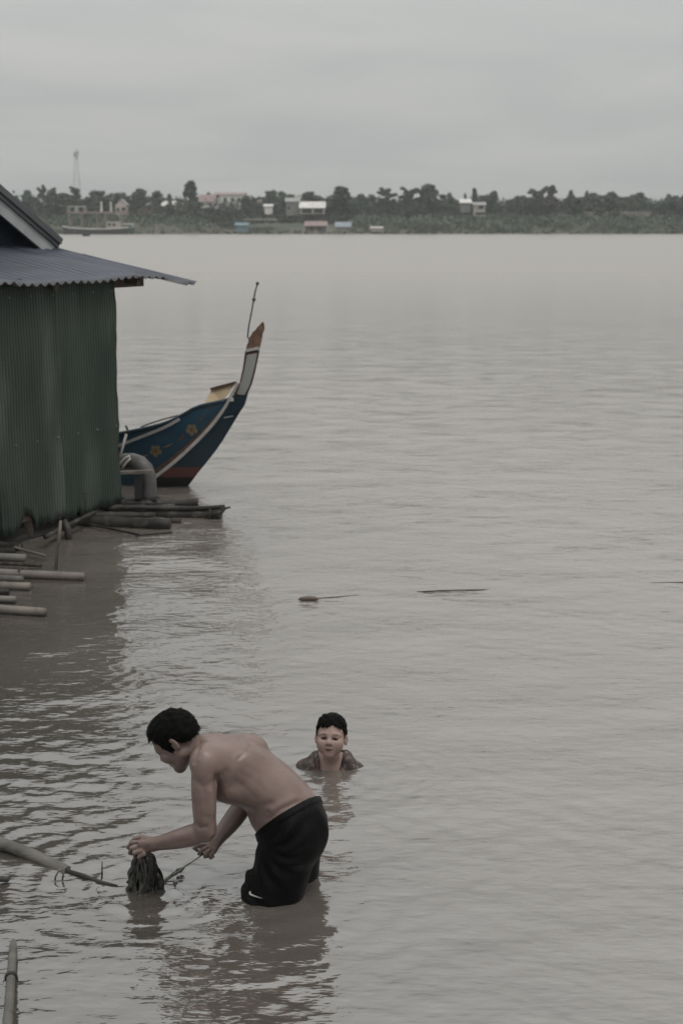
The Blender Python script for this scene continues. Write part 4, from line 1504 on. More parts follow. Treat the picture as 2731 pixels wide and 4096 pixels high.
# ------------------------------------------------------------------ bodies: smooth-blended volumes meshed as one surface
class Vol:
    def __init__(s, lo, hi, res):
        s.lo, s.res = np.array(lo, np.float64), res
        s.n = np.ceil((np.array(hi) - s.lo) / res).astype(int) + 1
        s.D = np.full(s.n, 1.0, np.float32)

    def region(s, lo, hi):
        a = np.maximum(0, np.floor((np.array(lo) - s.lo) / s.res).astype(int))
        b = np.minimum(s.n, np.ceil((np.array(hi) - s.lo) / s.res).astype(int) + 1)
        if np.any(b <= a):
            return None, None
        sl = tuple(slice(a[i], b[i]) for i in range(3))
        ax = [(s.lo[i] + np.arange(a[i], b[i]) * s.res).astype(np.float32) for i in range(3)]
        return sl, (ax[0][:, None, None], ax[1][None, :, None], ax[2][None, None, :])

    def blend(s, lo, hi, fn, k, mode='add'):
        m = max(2 * k, 0.02)
        sl, xyz = s.region(np.array(lo) - m, np.array(hi) + m)
        if sl is None:
            return
        d = fn(*xyz).astype(np.float32)
        D = s.D[sl]
        if mode == 'add':
            if k > 0:
                h = np.maximum(k - np.abs(D - d), 0) / k
                s.D[sl] = np.minimum(D, d) - h * h * k * 0.25
            else:
                s.D[sl] = np.minimum(D, d)
        else:                                    # carve
            d = -d
            if k > 0:
                h = np.maximum(k - np.abs(D - d), 0) / k
                s.D[sl] = np.maximum(D, d) + h * h * k * 0.25
            else:
                s.D[sl] = np.maximum(D, d)

    def cone(s, p0, p1, r0, r1, k=0.02, mode='add'):
        p0, p1 = np.array(p0, float), np.array(p1, float)
        d = p1 - p0
        dd = max(float(d @ d), 1e-9)

        def fn(x, y, z):
            t = np.clip(((x - p0[0]) * d[0] + (y - p0[1]) * d[1] + (z - p0[2]) * d[2]) / dd, 0, 1)
            return np.sqrt((x - p0[0] - t * d[0]) ** 2 + (y - p0[1] - t * d[1]) ** 2 + (z - p0[2] - t * d[2]) ** 2) - (r0 + t * (r1 - r0))
        r = max(r0, r1)
        s.blend(np.minimum(p0, p1) - r, np.maximum(p0, p1) + r, fn, k, mode)

    def limb(s, pts, rs, k=0.004, n=14):
        a = np.concatenate([np.array(pts, float), np.array(rs, float)[:, None]], 1)
        d = np.concatenate([[0], np.cumsum(np.linalg.norm(np.diff(a[:, :3], axis=0), axis=1))])
        ex = np.concatenate([2 * a[:1] - a[1:2], a, 2 * a[-1:] - a[-2:-1]])
        q = []
        for t in np.linspace(0, d[-1], n):
            i = min(np.searchsorted(d, t, 'right') - 1, len(a) - 2)
            f = (t - d[i]) / max(d[i + 1] - d[i], 1e-9)
            p0, p1, p2, p3 = ex[i], ex[i + 1], ex[i + 2], ex[i + 3]
            q.append(0.5 * (2 * p1 + (p2 - p0) * f + (2 * p0 - 5 * p1 + 4 * p2 - p3) * f ** 2 + (3 * p1 - p0 - 3 * p2 + p3) * f ** 3))
        q = np.array(q)
        s.chain(q[:, :3], q[:, 3], k)

    def chain(s, pts, rs, k=0.02, mode='add'):
        for i in range(len(pts) - 1):
            s.cone(pts[i], pts[i + 1], rs[i], rs[i + 1], k, mode)

    def ell(s, c, axes, rad, k=0.02, mode='add'):
        c = np.array(c, float)
        A = np.array([list(a) for a in axes], float)
        rad = np.array(rad, float)

        def fn(x, y, z):
            X, Y, Z = x - c[0], y - c[1], z - c[2]
            q = [(A[i, 0] * X + A[i, 1] * Y + A[i, 2] * Z) / rad[i] for i in range(3)]
            k0 = np.sqrt(q[0] ** 2 + q[1] ** 2 + q[2] ** 2)
            k1 = np.sqrt((q[0] / rad[0]) ** 2 + (q[1] / rad[1]) ** 2 + (q[2] / rad[2]) ** 2)
            return k0 * (k0 - 1) / np.maximum(k1, 1e-6)
        r = rad.max()
        s.blend(c - r, c + r, fn, k, mode)

    def ecap(s, p0, p1, wh0, wh1, lat, k=0.03, mode='add'):
        """elliptical capsule: half widths w (along lat) and h (across)"""
        p0, p1, lat = np.array(p0, float), np.array(p1, float), np.array(lat, float)
        a = p1 - p0
        L_ = np.linalg.norm(a)
        a /= L_
        lat = lat - a * (lat @ a)
        lat /= np.linalg.norm(lat)
        nn = np.cross(a, lat)

        def fn(x, y, z):
            X, Y, Z = x - p0[0], y - p0[1], z - p0[2]
            e = X * a[0] + Y * a[1] + Z * a[2]
            t = np.clip(e / L_, 0, 1)
            l = X * lat[0] + Y * lat[1] + Z * lat[2]
            m = X * nn[0] + Y * nn[1] + Z * nn[2]
            w = wh0[0] + t * (wh1[0] - wh0[0])
            h = wh0[1] + t * (wh1[1] - wh0[1])
            e2 = e - t * L_
            return (np.sqrt((l / w) ** 2 + (m / h) ** 2 + (e2 / h) ** 2) - 1) * np.minimum(w, h)
        r = max(*wh0, *wh1)
        s.blend(np.minimum(p0, p1) - r, np.maximum(p0, p1) + r, fn, k, mode)

    def grid(s):
        ax = [(s.lo[i] + np.arange(s.n[i]) * s.res).astype(np.float32) for i in range(3)]
        return ax[0][:, None, None], ax[1][None, :, None], ax[2][None, None, :]

    def mesh(s):
        """surface nets"""
        D = s.D
        D[0], D[-1] = 1, 1
        D[:, 0], D[:, -1] = 1, 1
        D[:, :, 0], D[:, :, -1] = 1, 1
        S = D < 0
        c = np.zeros(np.array(D.shape) - 1, np.uint8)
        offs = [(i, j, k) for i in (0, 1) for j in (0, 1) for k in (0, 1)]
        nx, ny, nz = D.shape
        for (i, j, k) in offs:
            c += S[i:nx - 1 + i, j:ny - 1 + j, k:nz - 1 + k]
        act = (c > 0) & (c < 8)
        idx = np.argwhere(act)
        vid = np.full(c.shape, -1, np.int32)
        vid[act] = np.arange(len(idx))
        val = np.stack([D[idx[:, 0] + o[0], idx[:, 1] + o[1], idx[:, 2] + o[2]] for o in offs], 1).astype(np.float64)
        acc, cnt = np.zeros((len(idx), 3)), np.zeros(len(idx))
        for a in range(8):
            for b in range(a + 1, 8):
                df = [offs[b][i] - offs[a][i] for i in range(3)]
                if sum(abs(x) for x in df) != 1:
                    continue
                va, vb = val[:, a], val[:, b]
                m = (va < 0) != (vb < 0)
                t = np.where(m, va / np.where(m, va - vb, 1), 0)
                acc += np.where(m[:, None], np.array(offs[a]) + t[:, None] * np.array(df), 0)
                cnt += m
        V = (idx + acc / cnt[:, None]) * s.res + s.lo
        F = []
        for ax in range(3):
            sh = [slice(1, -1)] * 3
            sh[ax] = slice(0, -1)
            s2 = list(sh)
            s2[ax] = slice(1, None)
            A, B = S[tuple(sh)], S[tuple(s2)]
            e = np.argwhere(A != B)
            inside = A[tuple(e.T)]
            base = e + np.array([0 if i == ax else 1 for i in range(3)])
            u, v = [(1, 2), (2, 0), (0, 1)][ax]
            q = []
            for (du, dv) in ((-1, -1), (0, -1), (0, 0), (-1, 0)):
                p = base.copy()
                p[:, u] += du
                p[:, v] += dv
                q.append(vid[p[:, 0], p[:, 1], p[:, 2]])
            q = np.stack(q, 1)
            q[~inside] = q[~inside][:, ::-1]
            F.append(q)
        F = np.concatenate(F)
        return V, F[(F >= 0).all(1)]


def relax(V, F, it=2, lam=0.5):
    for _ in range(it):
        acc, cnt = np.zeros_like(V), np.zeros(len(V))
        for a, b in ((0, 1), (1, 2), (2, 3), (3, 0)):
            np.add.at(acc, F[:, a], V[F[:, b]])
            np.add.at(cnt, F[:, a], 1)
            np.add.at(acc, F[:, b], V[F[:, a]])
            np.add.at(cnt, F[:, b], 1)
        V = V + lam * (acc / np.maximum(cnt, 1)[:, None] - V)
    return V


def pts(lst):
    return [np.array(P(u, v, Y)) for (u, v, Y) in lst]


class Head:
    """frame of a head: origin mid-head, f = face direction, l = its left, u = up"""

    def __init__(s, c, f, up, scale=1.0, wide=1.0):
        f = Vector(f).normalized()
        up = Vector(up)
        l = up.cross(f).normalized()
        u = f.cross(l)
        s.c, s.f, s.l, s.u, s.s, s.w = np.array(c), np.array(f), np.array(l), np.array(u), scale, wide
        s.axes = (s.f, s.l, s.u)

    def p(s, x, y, z):
        return s.c + (s.f * x + s.l * y * s.w + s.u * z) * s.s

    def local(s, V):
        d = (V - s.c) / s.s
        return np.stack([d @ s.f, d @ s.l / s.w, d @ s.u], -1)


def add_head(vol, h, child=False):
    S = h.s
    E = lambda c, r, k=0.02, m='add', ax=None: vol.ell(h.p(*c), ax or h.axes, np.array(r) * S * np.array((1, h.w, 1)), k * S, m)
    C = lambda a, b, r0, r1, k=0.012, m='add': vol.cone(h.p(*a), h.p(*b), r0 * S, r1 * S, k * S, m)
    E((-0.014, 0, 0.034), (0.098, 0.077, 0.086))
    E((0.030, 0, -0.020), (0.064, 0.066, 0.082), 0.03)
    if child:
        E((0.034, 0, -0.050), (0.050, 0.064, 0.056), 0.03)
        for q_ in (-1, 1):
            E((0.052, q_ * 0.040, -0.040), (0.030, 0.028, 0.030), 0.02)
        C((0.068, 0, -0.094), (0.064, 0, -0.094), 0.020, 0.018, 0.03)
    else:
        C((-0.012, 0.052, -0.048), (0.056, 0.020, -0.098), 0.022, 0.018, 0.03)
        C((-0.012, -0.052, -0.048), (0.056, -0.020, -0.098), 0.022, 0.018, 0.03)
        C((0.070, 0.010, -0.098), (0.070, -0.010, -0.098), 0.019, 0.019, 0.025)
    ex, ez = (-0.012, -0.014) if child else (-0.030, 0.006)
    nd = 0.007 if child else 0.0
    for s_ in (-1, 1):
        C((0.080, s_ * 0.014, 0.022), (0.066, s_ * 0.050, 0.020), 0.011, 0.010, 0.015)     # brow
        E((0.054, s_ * 0.044, -0.024), (0.030, 0.022, 0.024), 0.02)                          # cheek
        E((0.094, s_ * 0.031, 0.000), (0.017, 0.018, 0.010), 0.012, 'sub')                   # socket
        E((0.071, s_ * 0.031, -0.001), (0.0145, 0.015, 0.0125), 0.004)                       # eyeball with lids
        C((0.084, s_ * 0.019, 0.0065), (0.078, s_ * 0.043, 0.0065), 0.0035, 0.003, 0.005)     # upper lid
        # ear
        ea = (np.array(h.f) * 0.93 - np.array(h.l) * s_ * 0.36, np.array(h.l) * 0.93 + np.array(h.f) * s_ * 0.36, h.u)
        E((ex, s_ * 0.081, ez), (0.021, 0.0085, 0.033), 0.008, 'add', ea)
        E((ex + 0.008, s_ * 0.088, ez), (0.010, 0.006, 0.018), 0.005, 'sub', ea)
        C((0.093, s_ * 0.012, -0.036 + nd), (0.089, s_ * 0.015, -0.037 + nd), 0.0085, 0.0075, 0.010)   # nostril wing
    nz = 0.104 if not child else 0.098
    C((0.081, 0, 0.012), (nz, 0, -0.028 + nd), 0.0070, 0.0115, 0.014)
    C((nz, 0, -0.029 + nd), (nz - 0.004, 0, -0.032 + nd), 0.0115, 0.010, 0.008)
    lx = 0.0855 if child else 0.0875
    for z_, r_, dx_ in ((-0.0575, 0.0058, 0.0), (-0.0695, 0.0066, -0.001)):
        C((lx - 0.008 + dx_, 0.021, z_), (lx + dx_, 0.008, z_), 0.0035, r_, 0.010)
        C((lx + dx_, 0.008, z_), (lx + dx_, -0.008, z_), r_, r_, 0.010)
        C((lx + dx_, -0.008, z_), (lx - 0.008 + dx_, -0.021, z_), r_, 0.0035, 0.010)


def face_tint(V, h, col, child=False):
    q = h.local(V)
    x, y, z = q[:, 0], q[:, 1], q[:, 2]
    front = x > 0.045

    def blob(y0, z0, ry, rz):
        return np.clip((1.12 - np.sqrt(((np.abs(y) - y0) / ry) ** 2 + ((z - z0) / rz) ** 2)) / 0.30, 0, 1)
    def put(w, c):
        w = (w * front)[:, None]
        col[:] = col * (1 - w) + np.array(c) * w
    dz = (np.abs(y) - 0.031) * 0.10                                                        # brows and lids droop outwards
    z = z + dz
    put(blob(0.032, 0.0235 if child else 0.0255, 0.020, 0.0042) * (0.72 if child else 0.85), (0.16, 0.14, 0.14))    # brows
    put(blob(0.031, -0.0005, 0.0185, 0.0092 if child else 0.0066) * 0.95, (0.09, 0.075, 0.075))                     # lash line
    put(blob(0.0315, -0.0010, 0.0150, 0.0044) * (0.35 if child else 0.75), (0.80, 0.80, 0.82))                     # whites
    put(blob(0.0305, -0.0005, 0.0090, 0.0078), (0.02, 0.016, 0.016))                          # iris
    put(blob(0.0315, 0.0038, 0.0180, 0.0024) * 0.95, (0.06, 0.05, 0.05))                      # upper lashes
    z = z - dz
    zf = z
    z = z - (7.0 * y ** 2 if child else 0)                                                     # corners of the mouth lifted
    if not child:
        put(np.clip((-0.042 - z) / 0.02, 0, 1) * np.clip((x - 0.02) / 0.03, 0, 1) * 0.5, (0.55, 0.52, 0.52))
    put(blob(0.0, -0.0570, 0.021, 0.0055) * 0.5, (0.72, 0.55, 0.54))
    put(blob(0.0, -0.0695, 0.019, 0.0065) * 0.5, (0.82, 0.62, 0.60))
    put(blob(0.0, -0.0640, 0.0225, 0.0066 if child else 0.003) * 0.97, (0.13, 0.09, 0.09))        # parted lips
    z = zf
    put(blob(0.010, -0.0405 + (0.007 if child else 0), 0.0060, 0.0034) * 0.9 * (x > 0.07), (0.22, 0.16, 0.15))
    return col


def make_hair(name, h, parent, m, style, seed, tufts):
    """cap of short hair with a broken outline: one mesh"""
    S = h.s
    R = 0.14 * S
    v = Vol(h.c - R * 1.15, h.c + R * 1.15, 0.0036)
    th = 0.0085 if style == 'boy' else 0.010
    v.ell(h.p(-0.016, 0, 0.036), h.axes, (np.array((0.098, 0.077, 0.086)) + th) * S * np.array((1, h.w, 1)), 0)
    if style == 'boy':
        v.ell(h.p(0.0, 0, 0.085), h.axes, np.array((0.075, 0.066, 0.045)) * S, 0.03)
    if style == 'man':
        v.ell(h.p(0.030, 0, 0.085), h.axes, np.array((0.042, 0.05, 0.030)) * S, 0.03)     # fuller fringe
        v.ell(h.p(-0.082, 0, -0.008), h.axes, np.array((0.026, 0.05, 0.045)) * S, 0.02)   # nape
    X, Y, Z = v.grid()
    d = [X - h.c[0], Y - h.c[1], Z - h.c[2]]
    f = sum(d[i] * h.f[i] for i in range(3)) / S
    l = np.abs(sum(d[i] * h.l[i] for i in range(3))) / S / h.w
    u = sum(d[i] * h.u[i] for i in range(3)) / S
    # hairline: height below which there is no hair, as a function of how far forward
    if style == 'man':
        line = np.where(f > 0.045, 0.070 - 0.004 * np.cos(l * 60), np.interp(f, [-0.12, -0.075, -0.05, -0.032, -0.018, -0.004, 0.012, 0.026, 0.036, 0.05], [-0.028, -0.022, -0.004, 0.016, 0.012, -0.026, -0.030, 0.014, 0.050, 0.070]))
    else:
        line = np.where(f > 0.05, 0.068 + 0.008 * np.sin(0.9 + sum(d[i] * h.l[i] for i in range(3)) / S * 55), np.interp(f, [-0.12, -0.06, -0.03, -0.008, 0.012, 0.03, 0.052], [-0.060, -0.045, -0.008, 0.006, -0.010, 0.030, 0.066]))
    P3 = np.stack(np.broadcast_arrays(X, Y, Z), -1)
    line = line + 0.004 * vnoise(P3, 260, seed, 2)
    v.D = np.maximum(v.D, (line - u) * S * 0.8).astype(np.float32)
    v.D += (0.0026 * vnoise(P3, 200, seed + 3, 2)).astype(np.float32)
    V, F = v.mesh()
    # short locks standing off the cap
    rg = np.random.default_rng(seed)
    nrm = np.zeros_like(V)
    fn = np.cross(V[F[:, 2]] - V[F[:, 0]], V[F[:, 3]] - V[F[:, 1]])
    for i in range(4):
        np.add.at(nrm, F[:, i], fn)
    nrm /= np.maximum(np.linalg.norm(nrm, axis=1), 1e-9)[:, None]
    pick = rg.choice(len(V), tufts)
    base, nn = V[pick], nrm[pick]
    q = h.local(base)
    flow = np.outer(np.where(q[:, 0] > 0.02, 0.9, -0.8), h.f) - 0.7 * np.array(h.u) + rg.normal(scale=0.5, size=base.shape)
    flow -= nn * (flow * nn).sum(1)[:, None]
    flow /= np.linalg.norm(flow, axis=1)[:, None]
    L_ = rg.uniform(0.006, 0.020 if style == 'man' else 0.015, tufts)[:, None]
    side = np.cross(flow, nn)
    w = rg.uniform(0.0009, 0.0020, tufts)[:, None]
    b0 = base - nn * 0.003
    mid = b0 + flow * L_ * 0.55 + nn * L_ * 0.32
    tip = b0 + flow * L_ + nn * L_ * 0.32
    T = np.stack([b0 - side * w, b0 + side * w, mid + side * w * 0.8, mid - side * w * 0.8, tip], 1).reshape(-1, 3)
    n0 = len(V)
    k = n0 + np.arange(tufts)[:, None] * 5
    F2 = np.concatenate([F, k + np.array([[0, 1, 2, 3]]), k + np.array([[3, 2, 4, 4]])])
    V2 = np.concatenate([V, T])
    mb = MB()
    mb.v = V2.tolist()
    mb.f = [tuple(x) if x[2] != x[3] else tuple(x[:3]) for x in F2.tolist()]
    mb.mi = [0] * len(mb.f)
    return mb.build(name, m, parent, True)


def vnormals(V, F):
    n = np.zeros_like(V)
    fn = np.cross(V[F[:, 2]] - V[F[:, 0]], V[F[:, 3]] - V[F[:, 1]])
    for i in range(4):
        np.add.at(n, F[:, i], fn)
    return n / np.maximum(np.linalg.norm(n, axis=1), 1e-12)[:, None]


def sculpt(V, F, strokes):
    """press furrows and raise ridges along strokes on the side of a body that faces the viewer's bank"""
    n = vnormals(V, F)
    d = V - np.array([0, 0, CAM_H])
    fwd = d[:, 1] * CP - d[:, 2] * SP
    upc = d[:, 1] * SP + d[:, 2] * CP
    uv = np.stack([1365.5 + FPX * d[:, 0] / fwd, 2048 - FPX * upc / fwd], 1)
    facing = np.clip(-(n * d).sum(1) / np.linalg.norm(d, axis=1) * 3, 0, 1)
    tot = np.zeros(len(V))
    for poly, amp, sig in strokes:
        p = np.array(poly, float)
        best = np.full(len(V), 1e9)
        for i in range(len(p) - 1):
            a, b = p[i], p[i + 1]
            t = np.clip(((uv - a) @ (b - a)) / ((b - a) @ (b - a)), 0, 1)
            e = np.linalg.norm(uv - a - t[:, None] * (b - a), axis=1)
            best = np.minimum(best, e)
        tot += amp * np.exp(-(best / sig) ** 2)
    return V + n * (tot * facing)[:, None]


SKIN = mat('tanned skin', (0.195, 0.138, 0.121), (0.155, 0.106, 0.092), 0.36, 7, bump=0.10, bscale=150, spec=0.42, attr=True, c3=(0.120, 0.078, 0.068), s3=11, t3=(0.58, 0.80))
SKINB = mat('child skin', (0.295, 0.208, 0.180), (0.245, 0.168, 0.144), 0.5, 12, bump=0.06, bscale=220, spec=0.4, attr=True)
HAIR = mat('black hair', (0.0022, 0.0022, 0.0022), (0.0045, 0.0043, 0.004), 0.6, 60, spec=0.06)
CLOTH = mat('black wet shorts cloth', (0.0018, 0.0020, 0.0021), (0.0034, 0.0037, 0.0038), 0.50, 14, bump=0.35, bscale=120, spec=0.09)

# ------------------------------------------------------------------ the man
MB_Y = 5.50
man = empty('person', (MAN_C.x, 5.5, -0.72))
tag(man, 'shirtless man in black shorts bending over the water, pulling up a net', 'person')

# torso stations: px centre, Y, half width across (w), half depth (h), roll of the shoulder line
ST = [((925, 3052), 5.49, 0.170, 0.106, 15), ((1010, 3110), 5.50, 0.172, 0.115, 13), ((1080, 3158), 5.50, 0.160, 0.109, 10),
      ((1126, 3212), 5.50, 0.160, 0.114, 6), ((1169, 3254), 5.50, 0.165, 0.108, 3), ((1188, 3316), 5.50, 0.165, 0.110, 0)]
vol = Vol((-1.00, 4.98, -0.80), (0.02, 5.98, 0.98), 0.0045)
sp = [np.array(P(c[0], c[1], Y)) for (c, Y, w, hh, ro) in ST]
for i in range(len(ST) - 1):
    ro = math.radians((ST[i][4] + ST[i + 1][4]) / 2)
    lat = (0, math.cos(ro), -math.sin(ro))
    vol.ecap(sp[i], sp[i + 1], ST[i][2:4], ST[i + 1][2:4], lat, 0.04)
PX = lambda u, v, Y: np.array(P(u, v, Y))
I3 = np.eye(3)
# belly, chest, shoulder blades, flank
vol.ell(PX(1078, 3266, 5.48), I3, (0.070, 0.115, 0.068), 0.06)
vol.ell(PX(912, 3130, 5.45), I3, (0.085, 0.13, 0.068), 0.05)
bl = Vector((0.66, -0.25, 0.72)).normalized()
vol.ell(PX(958, 3036, 5.42), I3, (0.088, 0.078, 0.058), 0.06)
vol.ell(PX(985, 2985, 5.60), I3, (0.085, 0.07, 0.05), 0.04)
# spine furrow and blade edge
vol.chain(pts([(905, 2955, 5.505), (1000, 2962, 5.515), (1085, 3012, 5.52), (1165, 3080, 5.52), (1235, 3160, 5.52)]), [0.006, 0.007, 0.009, 0.010, 0.010], 0.030, 'sub')
# neck
vol.chain(pts([(915, 3010, 5.49), (855, 3005, 5.485), (780, 2985, 5.475)]), [0.075, 0.058, 0.054], 0.02)
# trapezius
vol.chain(pts([(850, 2995, 5.45), (835, 3030, 5.36)]), [0.05, 0.055], 0.045)
vol.chain(pts([(862, 2985, 5.53), (905, 3000, 5.63)]), [0.045, 0.045], 0.045)
# near arm
vol.ell(PX(825, 3048, 5.315), I3, (0.058, 0.060, 0.066), 0.045)
vol.chain(pts([(870, 3060, 5.36), (826, 3056, 5.305)]), [0.075, 0.055], 0.04)
vol.limb(pts([(822, 3070, 5.295), (817, 3150, 5.285), (818, 3240, 5.275), (822, 3312, 5.275)]), [0.054, 0.0500, 0.046, 0.041])
vol.cone(PX(838, 3326, 5.285), PX(828, 3330, 5.285), 0.026, 0.032, 0.02)
vol.cone(PX(820, 3312, 5.277), PX(815, 3326, 5.28), 0.041, 0.041, 0.02)
vol.limb(pts([(815, 3325, 5.28), (765, 3342, 5.30), (705, 3358, 5.34), (650, 3370, 5.385), (618, 3376, 5.41)]), [0.040, 0.0425, 0.0375, 0.030, 0.0265])
# far arm
vol.ell(PX(905, 3012, 5.66), I3, (0.055, 0.055, 0.06), 0.04)
vol.limb(pts([(905, 3015, 5.66), (945, 3120, 5.67), (978, 3215, 5.655)]), [0.054, 0.048, 0.040])
vol.limb(pts([(978, 3215, 5.655), (938, 3270, 5.635), (895, 3325, 5.60), (864, 3362, 5.575)]), [0.040, 0.041, 0.034, 0.026])
# near hand closed on the net
vol.ecap(PX(618, 3377, 5.41), PX(570, 3390, 5.405), (0.030, 0.022), (0.040, 0.018), (0, -0.42, 0.9), 0.015)
FR = 0.0088
for ch in ([(566, 3366, 5.425), (530, 3370, 5.435), (512, 3388, 5.445), (527, 3402, 5.46)],
           [(562, 3386, 5.40), (526, 3392, 5.41), (520, 3412, 5.435), (544, 3418, 5.455)],
           [(566, 3402, 5.385), (539, 3412, 5.392), (541, 3431, 5.42), (565, 3432, 5.445)],
           [(577, 3415, 5.382), (557, 3428, 5.387), (564, 3443, 5.412), (583, 3440, 5.43)]):
    vol.chain(pts(ch), [0.0102, FR, FR * 0.92, FR * 0.8], 0.004)
vol.chain(pts([(602, 3360, 5.43), (566, 3348, 5.452), (540, 3355, 5.46), (522, 3372, 5.462)]), [0.016, 0.0105, 0.0095, 0.008], 0.006)
# far hand
vol.ecap(PX(864, 3362, 5.575), PX(838, 3392, 5.555), (0.027, 0.020), (0.038, 0.016), (0.75, -0.5, -0.45), 0.014)
for ch in ([(814, 3382, 5.545), (792, 3383, 5.525), (778, 3393, 5.535), (790, 3403, 5.555)],
           [(824, 3394, 5.535), (804, 3403, 5.515), (797, 3415, 5.530), (811, 3417, 5.550)],
           [(839, 3403, 5.530), (823, 3416, 5.510), (820, 3427, 5.525), (834, 3425, 5.548)],
           [(855, 3406, 5.535), (843, 3422, 5.520), (843, 3431, 5.535), (854, 3425, 5.555)]):
    vol.chain(pts(ch), [0.0100, FR, FR * 0.9, FR * 0.8], 0.003)
vol.chain(pts([(852, 3374, 5.585), (826, 3379, 5.595), (806, 3392, 5.585)]), [0.015, 0.010, 0.008], 0.006)
# hips and legs down to the river bed
vol.ell(PX(1204, 3312, 5.415), I3, (0.095, 0.085, 0.10), 0.05)
vol.ell(PX(1208, 3312, 5.585), I3, (0.095, 0.085, 0.10), 0.05)
knee_n, knee_f = PX(1045, 3640, 5.40), PX(1150, 3610, 5.60)
knee_n[2], knee_f[2] = -0.06, -0.08
vol.cone(PX(1180, 3330, 5.415), knee_n, 0.085, 0.062, 0.03)
vol.cone(PX(1195, 3330, 5.585), knee_f, 0.085, 0.062, 0.03)
for kn, ax in ((knee_n, 0.10), (knee_f, 0.12)):
    an = kn + np.array([ax, 0.01, -0.58])
    an[2] = -0.66
    vol.cone(kn, kn * 0.65 + an * 0.35 + np.array([0.02, 0, 0]), 0.056, 0.056, 0.02)
    vol.cone(kn * 0.65 + an * 0.35 + np.array([0.02, 0, 0]), an, 0.056, 0.038, 0.02)
    vol.cone(an + np.array([0.03, 0, -0.03]), an + np.array([-0.14, 0, -0.05]), 0.036, 0.028, 0.02)
# head: face turned down to the hands and a little away
hm = Head(PX(706, 2962, 5.475), (-0.735, 0.22, -0.63), (-0.62, 0.03, 0.78), 0.985)
add_head(vol, hm)
# navel fold
vol.cone(PX(1072, 3252, 5.325), PX(1074, 3256, 5.322), 0.008, 0.008, 0.012, 'sub')
V, F = vol.mesh()
V = relax(V, F, 1, 0.35)
V = sculpt(V, F, [
    ([(960, 2955), (1050, 2985), (1116, 3026), (1180, 3080), (1222, 3122), (1256, 3188)], -0.007, 10),       # spine
    ([(985, 2995), (1060, 3025), (1110, 3060), (1170, 3115), (1225, 3195)], 0.0035, 22),                      # back muscle beside it
    ([(1006, 2984), (985, 3006), (955, 3034)], -0.0028, 9),                                      # edge of the shoulder blade
    ([(930, 3010), (960, 3015)], 0.003, 30),
    ([(880, 3120), (905, 3090)], -0.005, 16),                                                   # crease behind the arm
    ([(868, 3110), (872, 3160), (882, 3200)], -0.010, 14),
    ([(900, 3150), (960, 3190), (1010, 3225)], 0.004, 24),                                                   # side of the chest
    ([(935, 3120), (985, 3155), (1020, 3190)], -0.0012, 10), ([(960, 3090), (1015, 3125), (1060, 3165)], -0.0010, 10),
    ([(985, 3065), (1045, 3100), (1095, 3145)], -0.0008, 10),                                                 # ribs
    ([(1000, 3240), (1040, 3225), (1085, 3215)], -0.004, 14),                                                # fold over the belly
    ([(1080, 3275), (1120, 3240), (1180, 3212), (1240, 3200)], -0.004, 9), ([(1075, 3250), (1120, 3220), (1180, 3190)], 0.003, 14),
    ([(775, 3120), (815, 3150), (850, 3130)], -0.0035, 14), ([(815, 3020), (812, 3090)], 0.004, 24),           # deltoid
    ([(845, 3170), (850, 3250)], 0.004, 16), ([(818, 3170), (825, 3270)], -0.0025, 11),                        # triceps
    ([(778, 3298), (800, 3312), (822, 3308)], -0.004, 9), ([(848, 3338), (838, 3352)], 0.004, 10),             # elbow
    ([(760, 3365), (690, 3378), (640, 3388)], -0.0022, 9), ([(770, 3325), (710, 3345)], 0.003, 14),            # forearm
    ([(800, 2972), (790, 3010), (776, 3050)], -0.004, 8), ([(830, 2972), (800, 3040)], 0.002, 10),             # neck
    ([(676, 3000), (690, 3030), (706, 3050)], -0.003, 9), ([(648, 3016), (660, 3020)], -0.005, 7),             # cheek, eye
    ([(592, 3352), (570, 3362)], 0.002, 7), ([(600, 3384), (575, 3396)], -0.002, 6),
])
col = np.ones((len(V), 3))
hid = hm.local(V)
inhead = (np.abs(hid) < 0.13).all(1) & (hid[:, 2] > -0.115)
c2 = col[inhead]
face_tint(V[inhead], hm, c2)
col[inhead] = c2
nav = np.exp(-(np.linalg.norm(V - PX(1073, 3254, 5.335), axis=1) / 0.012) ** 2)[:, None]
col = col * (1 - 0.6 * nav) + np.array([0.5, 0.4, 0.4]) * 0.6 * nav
me = np_mesh('body', V, F, SKIN)
tint(me, col)
body = link_mesh('body', me, man)
make_hair('hair', hm, man, HAIR, 'man', 4, 2600)

# shorts
vs_ = Vol((-0.62, 5.10, -0.16), (0.06, 5.86, 0.60), 0.0042)
lat0 = (0, 1, 0)
vs_.ecap(sp[3], sp[4], (0.176, 0.124), (0.184, 0.120), lat0, 0.02)
vs_.ecap(sp[4], sp[5], (0.184, 0.120), (0.182, 0.122), lat0, 0.03)
vs_.ell(PX(1080, 3266, 5.48), I3, (0.075, 0.124, 0.074), 0.05)
vs_.ell(PX(1206, 3312, 5.415), I3, (0.101, 0.098, 0.112), 0.05)
vs_.ell(PX(1210, 3305, 5.585), I3, (0.099, 0.095, 0.108), 0.05)
hemn = PX(1070, 3612, 5.405)
hemn[2] = -0.05
hemf = PX(1160, 3570, 5.60)
hemf[2] = -0.06
vs_.ecap(PX(1172, 3335, 5.42), hemn, (0.105, 0.118), (0.104, 0.124), (0, 1, 0), 0.045)
vs_.ecap(PX(1186, 3335, 5.585), hemf, (0.105, 0.110), (0.100, 0.112), (0, 1, 0), 0.045)
X, Y, Z = vs_.grid()
Pg = np.stack(np.broadcast_arrays(X, Y, Z), -1)
